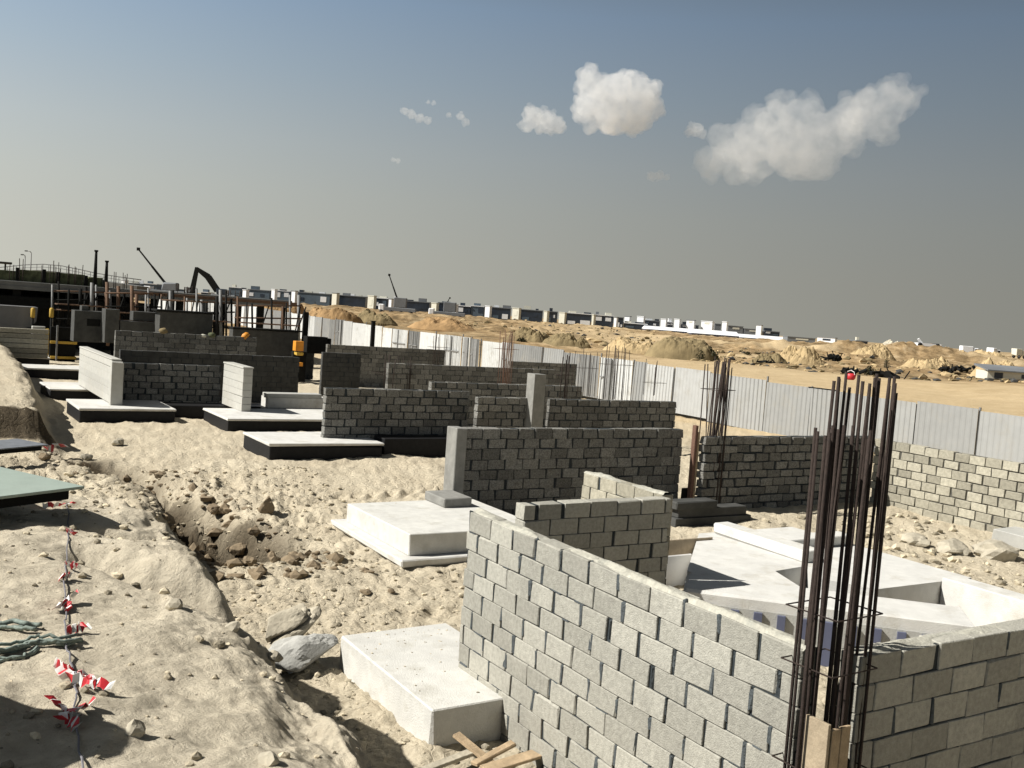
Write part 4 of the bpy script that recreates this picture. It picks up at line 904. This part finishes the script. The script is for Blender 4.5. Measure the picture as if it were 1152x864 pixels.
cab = [ # px0, px1, top offset above the sight horizon, bottom offset, kind, label
 (135, 142, -8, 6, 'white', 'tiny bright white cabin at the right end of the bridge'),
 (143, 160, -5, 6, 'blue', 'blue-grey cabin right of the tiny bright white cabin'),
 (161, 176, -6, 6, 'blue', 'blue-grey cabin behind the leaning crane boom'),
 (186, 201, -2, 8, 'blue', 'blue-grey cabin at the foot of the leaning crane boom'),
 (209, 214, -5, 8, 'slate', 'small slate-grey cabin just left of the excavator arm'),
 (226, 234, -1, 8, 'navy', 'small dark cabin seen inside the excavator arm'),
 (257, 271, -9, 4, 'blue', 'blue-grey glazed cabin right of the excavator arm'),
 (271.5, 278, -7, 4, 'white', 'small white cabin between blue-grey ones, first right of the excavator'),
 (278.5, 303, -8, 6, 'blue', 'wide blue-grey cabin above the left end of the orange bank'),
 (304, 310, -10, 3, 'white', 'white block between the wide and the short blue-grey cabins'),
 (310.5, 326, -9, 5, 'blue', 'short blue-grey cabin between two white blocks'),
 (326.5, 333, -10, 3, 'white', 'white block left of the long blue-grey building'),
 (333.5, 371, -9, 9, 'blue', 'long blue-grey building with white windows above the orange bank'),
 (371.5, 380, -11, 7, 'cream', 'tall cream block right of the long blue-grey building'),
 (380.5, 411, -9, 9, 'navy', 'dark building with white patches between two tall cream blocks'),
 (411.5, 422, -11, 9, 'cream', 'wide tall cream block left of the steep crane boom'),
 (422.5, 436, -9, 8, 'navy', 'dark cabin with a white corner left of the steep crane boom'),
 (436.5, 441, -9, -2, 'white', 'small white box beside the steep crane boom'),
 (441.5, 483, -8, 9, 'navy', 'long dark building right of the steep crane boom'),
 (483.5, 492, -8, 7, 'cream', 'leaning cream block right of the long dark building'),
 (492.5, 507, -9, 7, 'navy', 'dark cabin below the tiny crane'),
 (507.5, 514, -8, 0, 'white', 'white box right of the tiny crane'),
 (514.5, 529, -7, 7, 'navy', 'dark cabin left of a pair of white boxes'),
 (529.5, 544, -8, 6, 'blue', 'blue-grey cabin with white boxes on it'),
 (544.5, 552, -9, -1, 'white', 'white box on the dark cabins left of the beige tower'),
 (552.5, 574, -8, 6, 'navy', 'dark cabin directly left of the beige tower block'),
 (574.5, 585, -9, 6, 'cream', 'beige tower block standing alone among dark cabins'),
 (585.5, 610, -8, 6, 'navy', 'dark cabin directly right of the beige tower block'),
 (611, 616, -8, 2, 'cream', 'narrow pale green-cream block right of the beige tower'),
 (616.5, 627, -8, 5, 'navy', 'dark cabin between the two narrow cream blocks'),
 (627.5, 636, -8, 6, 'cream', 'pinkish cream block with a white side'),
 (636.5, 665, -8, 6, 'navy', 'wide dark cabin right of the pinkish cream block'),
 (665.5, 668, -8, 4, 'cream', 'very narrow cream post-like block'),
 (668.5, 690, -8, 5, 'navy', 'dark cabin left of a tiny white box'),
 (690.5, 694, -7, -3, 'white', 'tiny white box on the dark cabins'),
 (694.5, 701, -7, 5, 'navy', 'narrow dark cabin left of the bright white box'),
 (701.5, 709, -9, -2, 'white', 'bright white box, first left of the long white sheds'),
 (702, 728, -1.5, 4, 'navy', 'low dark cabin under the bright white boxes'),
 (715.5, 725, -10, -3, 'white', 'bright white box above the left end of the long white sheds'),
 (725.5, 742, -6, -.5, 'navy', 'dark cabin above the left end of the white sheds'),
 (742.5, 750, -9, -4, 'white', 'white box behind the first long white shed'),
 (750.5, 757, -6, -.5, 'navy', 'small dark cabin between white boxes behind the sheds'),
 (757.5, 765, -10, 0, 'white', 'tall white box standing behind the sheds'),
 (771, 782, -10, -5, 'white', 'wide white box behind the second shed'),
 (766, 786, -4.5, -.5, 'navy', 'low dark cabin under the wide white box'),
 (787, 803, -10, -5, 'white', 'widest white flat-topped box behind the second shed'),
 (804, 811, -8, -.5, 'slate', 'slate cabin right of the widest white box'),
 (811.5, 818, -11, -.5, 'white', 'tall bright white box left of the slate roofs'),
 (819, 836, -7, -1, 'slate', 'slate-roofed cabin behind the sheds'),
 (837, 857, -5, -.5, 'slate', 'longer slate-roofed cabin behind the third shed'),
 (850, 857, -10, -5, 'white', 'small white box on top of the slate-roofed cabin'),
 (860, 877, -4, .5, 'navy', 'dark low cabin near the right end of the sheds'),
]
for (a, c_, t, bt, kd, lb) in cab:
    dd = 300 if kd in ('navy', 'blue', 'slate') else 296
    if a > 695 and bt < 1: dd += 14
    cabin(a, c_, hz((a+c_)/2)+t, hz((a+c_)/2)+bt, dd, kd, lb, 'cabins in the far row')
for (a, c_, t, bt, lb) in [(728, 782, -.5, 4.5, 'long white-roofed shed, leftmost of the bright sheds'), (778, 832, -.8, 5.5, 'long white-roofed shed with a blue base in the middle of the bright sheds'), (834, 884, 1.0, 6, 'long white-roofed shed at the right of the bright sheds')]:
    cabin(a, c_, hz((a+c_)/2)+t, hz((a+c_)/2)+bt, 292 if a != 778 else 286, 'shed', lb, 'long white sheds')
cabin(886, 917, hz(900)+.5, hz(900)+5, 284, 'slate', 'low grey cabin right of the bright sheds', 'cabins in the far row')
cabin(917.5, 941, hz(929)-1.8, hz(929)+4, 282, 'white', 'separate long white cabin at the right end of the row', 'cabins in the far row')
cabin(963, 976, hz(968)-.5, hz(968)+3, 282, 'navy', 'small dark cabin right of the separate white cabin', 'cabins in the far row')

# ------------------------------------------------------------------ heaps, scrap, vehicles on the open desert
def heap(px0, px1, pyt, pyb, D, m, label, cat='soil heap', name='soil_heap', rough=.35, seed=0, dep=.7, sharp=1.):
    a = at(px0, pyb, D); c_ = at(px1, pyb, D); w = float(np.hypot(*(c_-a)[:2])); mid = (a+c_)/2; zt = at((px0+px1)/2, pyt, D)[2]; zb = min(at((px0+px1)/2, pyb, D)[2], gz(mid[0], mid[1]))
    n = 56; vs = []; fs = []; h = zt-zb
    rr = np.random.default_rng(seed); ox, oy = rr.uniform(-90, 90, 2); uu = 2*np.arange(n+1)/n-1.
    KK = fbm(uu[:, None]*w*.28+ox+0*uu[None, :], uu[None, :]*w*.28*dep+oy+0*uu[:, None], 5, seed % 53, .6)
    for i in range(n+1):
        for j in range(n+1):
            u, v = 2*i/n-1, 2*j/n-1; x_, y_ = u*w/2, v*w/2*dep
            e = max(0, 1-(abs(u)**2+abs(v)**2)); k = KK[i, j]
            vs.append((x_, y_, h*min(1, 1.25*e**sharp)*(.85+rough*1.1*k)-(.25*h if e <= 0 else 0)))
    for i in range(n):
        for j in range(n): k = i*(n+1)+j; fs.append((k, k+n+1, k+n+2, k+1))
    b = MB(); b.add(vs, fs); o = b.build(name, m); o.location = (mid[0], mid[1], zb); o.rotation_euler = (0, 0, math.atan2(RT[1], RT[0]))
    return tag(o, label, cat, 'heaps on the open desert')
heap(722, 812, 378, 407, 120, 'khaki', 'large dark khaki soil heap with a peaked top behind the hoarding', seed=3, sharp=.8, rough=.2)
heap(672, 752, 380, 402, 125, 'tan', 'tan crumbly soil heap left of the khaki heap', seed=5, rough=.3)
heap(560, 632, 372, 388, 135, 'khaki', 'dark broken soil heap behind the hoarding left of centre', seed=7, rough=.6)
heap(606, 668, 376, 392, 128, 'khaki', 'brown broken heap between the dark heap and the tan heap', seed=9, rough=.6)
heap(455, 540, 358, 372, 150, 'ochre', 'long low tan heap above the white part of the hoarding', seed=11, rough=.3)
heap(395, 448, 351, 362, 140, 'khaki', 'low dark heap below the steep crane boom', seed=13, rough=.5)
heap(285, 350, 337, 352, 118, 'ochre', 'orange-tan bank of soil above the hoarding at the left', seed=15, rough=.15, sharp=.5)
heap(335, 415, 345, 357, 118, 'ochre', 'second orange-tan bank of soil sloping down to the right', seed=17, rough=.2, sharp=.6)
heap(868, 930, 392, 410, 130, 'tan', 'tan rubble heap right of the khaki heap', seed=19, rough=.7)
heap(838, 890, 398, 412, 125, 'khaki', 'grey-brown strip of rubble beside the sand track', seed=20, rough=.6)
heap(950, 1010, 388, 402, 170, 'tan', 'steep tan heap with broken edges left of the pale heaps', seed=21, rough=.5)
heap(985, 1030, 384.5, 394, 215, 'pale', 'pale rubble heap on the horizon, left of the white boom', seed=23, rough=.5)
heap(1018, 1062, 386, 396, 210, 'pale', 'pale rubble heap on the horizon around the white boom', seed=25, rough=.5)
heap(1052, 1092, 390, 402, 200, 'tan', 'tan rubble heap with a dark hollow on the horizon', seed=27, rough=.6)
heap(1085, 1135, 394, 404, 195, 'tan', 'low tan heap at the far right horizon', seed=29, rough=.4)
heap(1010, 1075, 402, 414, 140, 'tan', 'broken tan mound above the sand track', seed=31, rough=.6)
heap(1090, 1150, 404, 420, 125, 'tan', 'broad tan mound at the right edge above the sand track', seed=33, rough=.5)
def shrub(px, py, D, w, h, label):
    g = ground_at(px, D); q = at(px, py, D); r = empty('shrub', g, label, 'shrub', 'dark shrubs on the desert'); rr = random.Random(px)
    b = MB(); top = max(.5, q[2]-g.z)
    for k in range(420):
        t = rr.random()**.5; a = rr.uniform(0, 6.28); rad = w/2*t*(.6+.4*math.sin(a*3+px)); z = rr.uniform(.05, 1)*top*(1-.6*t*t)
        c = Vector((rad*math.cos(a), rad*math.sin(a), z)); s = w*.06*rr.uniform(.5, 1.3); u = Vector((rr.uniform(-1, 1), rr.uniform(-1, 1), rr.uniform(-1, 1))).normalized(); v = u.cross(Vector((.3, .5, .8))).normalized()
        b.add([c-u*s, c+v*s*.6, c+u*s, c-v*s*.6], [(0, 1, 2, 3)])
    b.build('foliage', 'leaf', r)
    b = MB()
    for k in range(5): a = rr.uniform(0, 6.28); b.tube([(0, 0, -.1), (w*.25*math.cos(a), w*.25*math.sin(a), top*.7)], [.06, .02], 5)
    b.build('stem', 'rock_brown', r)
shrub(803, 389, 118, 2.4, 2, 'dark bushy shrub at the right foot of the khaki heap')
shrub(793, 393, 116, 1.4, 1.6, 'small upright dark shrub between the khaki heap and the bushy shrub')
shrub(845, 398, 140, 1.2, 1.4, 'small dark shrub left of the tan rubble heap')
shrub(887, 393, 150, 1.2, 1.4, 'small dark shrub on the skyline of the tan rubble heap')
shrub(912, 400, 150, 1.6, 1.2, 'low dark shrub among the rubble left of the scrap')
shrub(1003, 402, 130, 1., 1.6, 'thin dark shrub in front of the broken tan mound')
shrub(985, 411, 115, 1.8, 1., 'low dark shrub at the left end of the dark scrap strip')
shrub(590, 380, 130, 1.6, 1.3, 'dark shrub on the broken heap left of centre')
shrub(636, 375, 140, 1.4, 1.3, 'dark shrub on the brown heap behind the hoarding')
def scrap(px, py, D, w, h, label, seed):
    g = ground_at(px, D); q = at(px, py, D); r = empty('scrap_metal', g, label, 'scrap', 'dark scrap on the desert'); rr = random.Random(seed); r.rotation_euler = (0, 0, math.atan2(RT[1], RT[0]))
    b = MB(); top = max(.4, float(q[2]-g.z))
    for k in range(7):
        T = Matrix.Translation((rr.uniform(-w/2, w/2), rr.uniform(-.6, .6), top*rr.uniform(.15, .6))) @ Matrix.Rotation(rr.uniform(-.9, .9), 4, 'Y') @ Matrix.Rotation(rr.uniform(-.5, .5), 4, 'Z')
        b.cbox(-w*.2, w*.2, -.25, .25, -top*.16, top*.2, c=.03, T=T, jit=.05)
    b.build('plates', 'dark', r)
    b = MB()
    for k in range(3): b = MB(); x = rr.uniform(-w/2, w/2); b.tube([(x, 0, 0), (x+rr.uniform(-.6, .6), rr.uniform(-.3, .3), top*rr.uniform(.8, 1.2))], .07, 5); b.build('bar', 'dark', r)
scrap(927, 399, 140, 2.6, 1.6, 'dark heap of bent scrap left of the tilted scrap plate', 3)
scrap(942, 396, 138, 1.6, 2, 'tilted black scrap plate standing on the sand', 5)
scrap(965, 413, 112, 2.2, .8, 'low dark scrap beside the sand track', 7)
scrap(1010, 416, 108, 3.6, .7, 'long flat dark scrap strip on the sand track', 9)
scrap(1042, 406, 150, 2., .8, 'small dark scrap pile above the long scrap strip', 11)
scrap(1064, 394, 200, 3.2, 1.4, 'dark scrap in the hollow of the horizon heap', 13)
scrap(1100, 413, 130, 3., 1., 'dark beams lying left of the grey-blue cabin roof', 15)
scrap(1073, 411, 128, 1.6, 1., 'dark square scrap crate above the sand track', 17)
scrap(866, 411, 122, 3, .6, 'flat dark scrap lying along the rubble strip', 19)
def truck(px, py, D, L, m, label, rz=0.):
    q = at(px, py, D); g = Vector((q[0], q[1], gz(q[0], q[1]))); z = max(0, q[2]-g.z-1.3); g.z += z*.0
    r = empty('parked_truck', (g.x, g.y, max(g.z, q[2]-1.4)), label, 'truck', 'vehicles on the horizon'); r.rotation_euler = (0, 0, math.atan2(RT[1], RT[0])+rz)
    b = MB(); b.cbox(-L/2, L/2-1.7, -1.1, 1.1, .7, 2.5, c=.08); b.build('cargo_box', m, r)
    b = MB(); b.cbox(L/2-1.65, L/2, -1.05, 1.05, .6, 2.1, c=.2); cb = b.build('cab', m, r)
    b = MB(); b.box(L/2-1.2, L/2-.3, -1.07, -1.052, 1.4, 1.9); b.build('window', 'navy', cb)
    for x in (-L/2+.9, L/2-.9):
        for y_ in (-1.12, .85): b = MB(); b.tube([(x, y_, .42), (x, y_+.27, .42)], .42, 12); wh = b.build('wheel', 'rubber', r); b = MB(); b.tube([(x, y_-.01, .42), (x, y_+.28, .42)], .2, 10); b.build('rim', 'slate', wh)
truck(1090, 398, 270, 4.6, 'white_paint', 'white box truck on the right-hand horizon')
truck(1117, 403, 265, 3.0, 'white_paint', 'short white truck right of the box truck', .5)
truck(1146, 405, 260, 3.4, 'cream', 'cream truck at the right edge of the horizon', .2)
g = ground_at(1037, 205); r = empty('concrete_pump', g, 'white pump truck with a raised white boom among the pale heaps', 'truck'); r.rotation_euler = (0, 0, math.atan2(RT[1], RT[0]))
t0 = side_on(g, 1039, 389, 205); t1 = side_on(g, 1034, 381, 205)
b = MB(); beam2(b, (t0[0], t0[1]), t1, .55, .4, .4); b.build('boom', 'white_paint', r)
b = MB(); b.cbox(t0[0]-1.5, t0[0]+3.5, -1.1, 1.1, .6, t0[1]+.1, c=.15); b.build('body', 'white_paint', r)
for k in (-1, 2.6): b = MB(); b.tube([(t0[0]+k, -1.2, .4), (t0[0]+k, 1.2, .4)], .45, 10); b.build('wheel', 'rubber', r)
q = at(1140, 419, 118); g = gz(q[0], q[1]); r = empty('blue_cabin', (q[0], q[1], min(g, q[2]-1.0)), 'low cabin with a grey-blue roof at the right edge above the sand track', 'cabin'); r.rotation_euler = (0, 0, math.atan2(RT[1], RT[0])); hh = q[2]-r.location.z
b = MB(); b.box(-3, 5, 0, 3, 0, hh); b.build('body', 'cream', r)
b = MB(); b.prism([(-3.2, -.4, hh+.002), (-3.2, -.4, hh+.15), (-3.2, 3.3, hh+.7), (-3.2, 3.3, hh+.5)], (8.4, 0, 0)); b.build('roof', 'slate', r)
b = MB(); b.box(-2.2, -1.2, -.05, -.004, .2, hh*.85); b.build('door', 'navy', r)
b = MB(); b.box(1, 2.2, -.05, -.004, hh*.35, hh*.8); b.build('window', 'navy', r)

# scattered debris on the open desert nobody could count
b = MB(); vs1, fs1 = ico(1); vs1 = np.array(vs1); cc = []
for k in range(2600):
    a = random.uniform(-.1, 1.0); d = 112+170*random.random()**1.4
    q = FH*d+RT*d*(a*.56); x, y = q
    if vnoise(np.array([x*.03]), np.array([y*.03]), 5)[0] < -.12: continue
    r = random.choice([.12, .18, .25, .4])*random.uniform(.5, 1.2)
    p = vs1*(1+rng.uniform(-.4, .4, (len(vs1), 1)))*np.array([random.uniform(.6, 2.4), random.uniform(.6, 1.6), random.uniform(.4, 1.1)])*r
    b.add((p+np.array([x, y, 0])).tolist(), fs1, random.choice([0, 0, 1, 2, 2]), random.random()); cc.append((x, y, r))
cc = np.array(cc); zz = np.repeat(ground_z(cc[:, 0], cc[:, 1])+cc[:, 2]*.15, len(vs1))
b.v = [(p[0], p[1], p[2]+z) for p, z in zip(b.v, zz)]
tag(b.build('desert_debris', ['tan', 'dark_grey', 'khaki']), kind='stuff')

# ------------------------------------------------------------------ clouds: real banks of droplets far beyond the site
def cloud(blobs, D, dens, label, col=.9, disp=1.):
    vs, fs = ico(2); vs = np.array(vs); b = MB(); k = D/FPX; rr = random.Random(int(blobs[0][0])); rq = np.random.default_rng(int(blobs[0][0]))
    cx, cy = np.mean([q[0] for q in blobs]), np.mean([q[1] for q in blobs]); c0 = at(cx, cy, D); R = float(np.mean([q[2] for q in blobs])*k)
    for (px, py, r) in blobs:
        c_ = (at(px, py, D+rr.uniform(-.6, .6)*r*k)-c0)/R; ro = r*k/R
        b.add((vs*ro*.95*np.array([1, 1, .92])+c_).tolist(), fs)
        for _ in range(16):      # cauliflower knobs round each lobe
            d = rq.normal(size=3); d[2] = d[2]*.8+.25; d /= np.linalg.norm(d); r2 = ro*rq.uniform(.2, .46)
            b.add((vs*r2+c_+d*ro*rq.uniform(.7, .95)).tolist(), fs)
    o = b.build('cloud', []); o.location = c0; o.scale = (R, R, R)
    m = o.modifiers.new('remesh', 'REMESH'); m.mode = 'VOXEL'; m.voxel_size = .085
    for sc, st in ((.9, .45), (.4, .36), (.2, .16)):
        t = bpy.data.textures.new('cloud_noise', 'CLOUDS'); t.noise_scale = sc; t.noise_depth = 3; t.noise_basis = 'ORIGINAL_PERLIN'
        m = o.modifiers.new('displace', 'DISPLACE'); m.texture = t; m.strength = st*disp*1.1; m.mid_level = .5; m.texture_coords = 'LOCAL'
    m = o.modifiers.new('remesh', 'REMESH'); m.mode = 'VOXEL'; m.voxel_size = .05 if R > 20 else .08
    mt = bpy.data.materials.new('cloud_droplets'); mt.use_nodes = True; nn = mt.node_tree.nodes; nn.remove(nn['Principled BSDF'])
    v = nn.new('ShaderNodeVolumePrincipled'); v.inputs['Color'].default_value = (min(1, col*1.06), min(1, col*1.075), min(1, col*1.09), 1); v.inputs['Density'].default_value = dens; v.inputs['Anisotropy'].default_value = .1
    tc = nn.new('ShaderNodeTexCoord'); ns = nn.new('ShaderNodeTexNoise'); ns.inputs['Scale'].default_value = 1.5; ns.inputs['Detail'].default_value = 5; ns.inputs['Roughness'].default_value = .62
    mt.node_tree.links.new(tc.outputs['Object'], ns.inputs['Vector']); mr = nn.new('ShaderNodeMapRange'); mr.inputs[1].default_value = .34; mr.inputs[2].default_value = .62; mr.inputs[3].default_value = dens*.35; mr.inputs[4].default_value = dens*1.9
    mt.node_tree.links.new(ns.outputs['Fac'], mr.inputs[0]); mt.node_tree.links.new(mr.outputs[0], v.inputs['Density'])
    mt.node_tree.links.new(v.outputs[0], nn['Material Output'].inputs['Volume']); o.data.materials.append(mt)
    return tag(o, label, 'cloud', 'clouds in the hazy sky')
CD = 2600
cloud([(665, 95, 20), (690, 108, 28), (715, 105, 25), (733, 120, 16), (660, 124, 20), (690, 132, 24), (718, 134, 20), (659, 86, 10), (712, 90, 11)], CD, .010, 'bright puffy white cloud, the densest one in the sky')
cloud([(600, 130, 14), (615, 137, 15), (627, 142, 11), (593, 142, 9)], CD, .009, 'small puffy white cloud left of the densest one')
cloud([(880, 116, 18), (905, 132, 26), (862, 150, 32), (832, 166, 34), (900, 168, 42), (940, 150, 33), (975, 128, 32), (1003, 112, 25), (1020, 112, 18), (990, 138, 24), (800, 182, 20), (850, 186, 22), (920, 184, 24)], CD, .0028, 'largest soft grey-white cloud at the right, fading into haze below', .92)
cloud([(783, 146, 9), (776, 148, 6), (790, 150, 6)], CD, .010, 'tiny cloud touching the left shoulder of the largest cloud')
cloud([(455, 125, 5), (463, 129, 6), (472, 133, 6), (481, 136, 5)], CD, .012, 'flat wispy cloud, leftmost of the small ones')
cloud([(518, 131, 5), (524, 137, 5), (505, 129, 3.4)], CD, .012, 'small wisp right of the flat wispy cloud')
cloud([(482, 115, 2.6), (488, 116, 3)], CD, .016, 'tiny wisp above the flat wispy cloud')
cloud([(733, 199, 6), (742, 198, 6), (750, 200, 4)], CD, .008, 'faint small cloud low beside the largest cloud')
cloud([(443, 180, 3), (448, 181, 3)], CD, .016, 'tiny speck of cloud below the flat wispy cloud')
# ------------------------------------------------------------------ light
SUN = Vector((-1.02, .40, 1.0)).normalized()
sl = bpy.data.lights.new('sun', 'SUN'); sl.energy = 5.0; sl.angle = math.radians(.53); sl.color = (1, .965, .90)
so = bpy.data.objects.new('sun', sl); C.objects.link(so); so.rotation_euler = (-SUN).to_track_quat('-Z', 'Y').to_euler()
w = bpy.data.worlds.new('World'); S.world = w; w.use_nodes = True
n = w.node_tree.nodes; l = w.node_tree.links; bg = n['Background']
sky = n.new('ShaderNodeTexSky'); sky.sky_type = 'NISHITA'; sky.sun_disc = False
sky.sun_elevation = math.asin(SUN.z); sky.sun_rotation = math.atan2(SUN.x, SUN.y)
sky.air_density = 1.0; sky.dust_density = 1.0; sky.ozone_density = 2.0; sky.altitude = 0
EXPO = .5; BG = .10; KS = 1/(BG*2**EXPO)
# dusty lower air: brightest towards the sun, fading into the clear sky above
tc = n.new('ShaderNodeTexCoord'); nz = n.new('ShaderNodeVectorMath'); nz.operation = 'NORMALIZE'; l.new(tc.outputs['Generated'], nz.inputs[0])
sp = n.new('ShaderNodeSeparateXYZ'); l.new(nz.outputs[0], sp.inputs[0])
el = n.new('ShaderNodeMath'); el.operation = 'ARCSINE'; l.new(sp.outputs['Z'], el.inputs[0])
en = n.new('ShaderNodeMapRange'); en.inputs[1].default_value = 0; en.inputs[2].default_value = math.radians(40); l.new(el.outputs[0], en.inputs[0])
rp = n.new('ShaderNodeValToRGB'); e = rp.color_ramp.elements; rp.color_ramp.interpolation = 'EASE' if False else 'LINEAR'
st = [(0, (.40, .395, .345)), (.075, (.39, .392, .35)), (.15, (.372, .39, .368)), (.215, (.342, .378, .387)), (.31, (.275, .34, .398)), (.41, (.216, .297, .40)), (.55, (.135, .17, .215)), (1., (.07, .08, .09))]
while len(e) < len(st): e.new(.5)
for k, (p_, c_) in enumerate(st): e[k].position = p_; e[k].color = tuple(c_)+(1,)
l.new(en.outputs[0], rp.inputs['Fac'])
hv = n.new('ShaderNodeCombineXYZ'); l.new(sp.outputs['X'], hv.inputs[0]); l.new(sp.outputs['Y'], hv.inputs[1])
hn = n.new('ShaderNodeVectorMath'); hn.operation = 'NORMALIZE'; l.new(hv.outputs[0], hn.inputs[0])
dt = n.new('ShaderNodeVectorMath'); dt.operation = 'DOT_PRODUCT'; l.new(hn.outputs[0], dt.inputs[0]); sh = Vector((SUN.x, SUN.y, 0)).normalized(); dt.inputs[1].default_value = sh
m1 = n.new('ShaderNodeMath'); m1.operation = 'MULTIPLY_ADD'; l.new(dt.outputs['Value'], m1.inputs[0]); m1.inputs[1].default_value = .85; m1.inputs[2].default_value = .85*.12
ex = n.new('ShaderNodeMath'); ex.operation = 'EXPONENT'; l.new(m1.outputs[0], ex.inputs[0])
mk = n.new('ShaderNodeMath'); mk.operation = 'MULTIPLY'; l.new(ex.outputs[0], mk.inputs[0]); mk.inputs[1].default_value = KS
hz_ = n.new('ShaderNodeVectorMath'); hz_.operation = 'SCALE'; l.new(rp.outputs['Color'], hz_.inputs[0]); l.new(mk.outputs[0], hz_.inputs['Scale'])
mf = n.new('ShaderNodeMapRange'); mf.inputs[1].default_value = math.radians(22); mf.inputs[2].default_value = math.radians(55); l.new(el.outputs[0], mf.inputs[0])
mx = n.new('ShaderNodeMix'); mx.data_type = 'RGBA'; l.new(mf.outputs[0], mx.inputs[0]); l.new(hz_.outputs[0], mx.inputs[6])
hs = n.new('ShaderNodeHueSaturation'); hs.inputs['Saturation'].default_value = .08; hs.inputs['Value'].default_value = .22; l.new(sky.outputs[0], hs.inputs['Color']); l.new(hs.outputs[0], mx.inputs[7])
l.new(mx.outputs[2], bg.inputs['Color']); bg.inputs['Strength'].default_value = BG
S.view_settings.view_transform = 'Standard'; S.view_settings.look = 'None'; S.view_settings.exposure = EXPO; S.view_settings.gamma = 1
S.cycles.diffuse_bounces = 1; S.cycles.max_bounces = 4; S.cycles.volume_bounces = 3; S.cycles.glossy_bounces = 1; S.cycles.transparent_max_bounces = 8
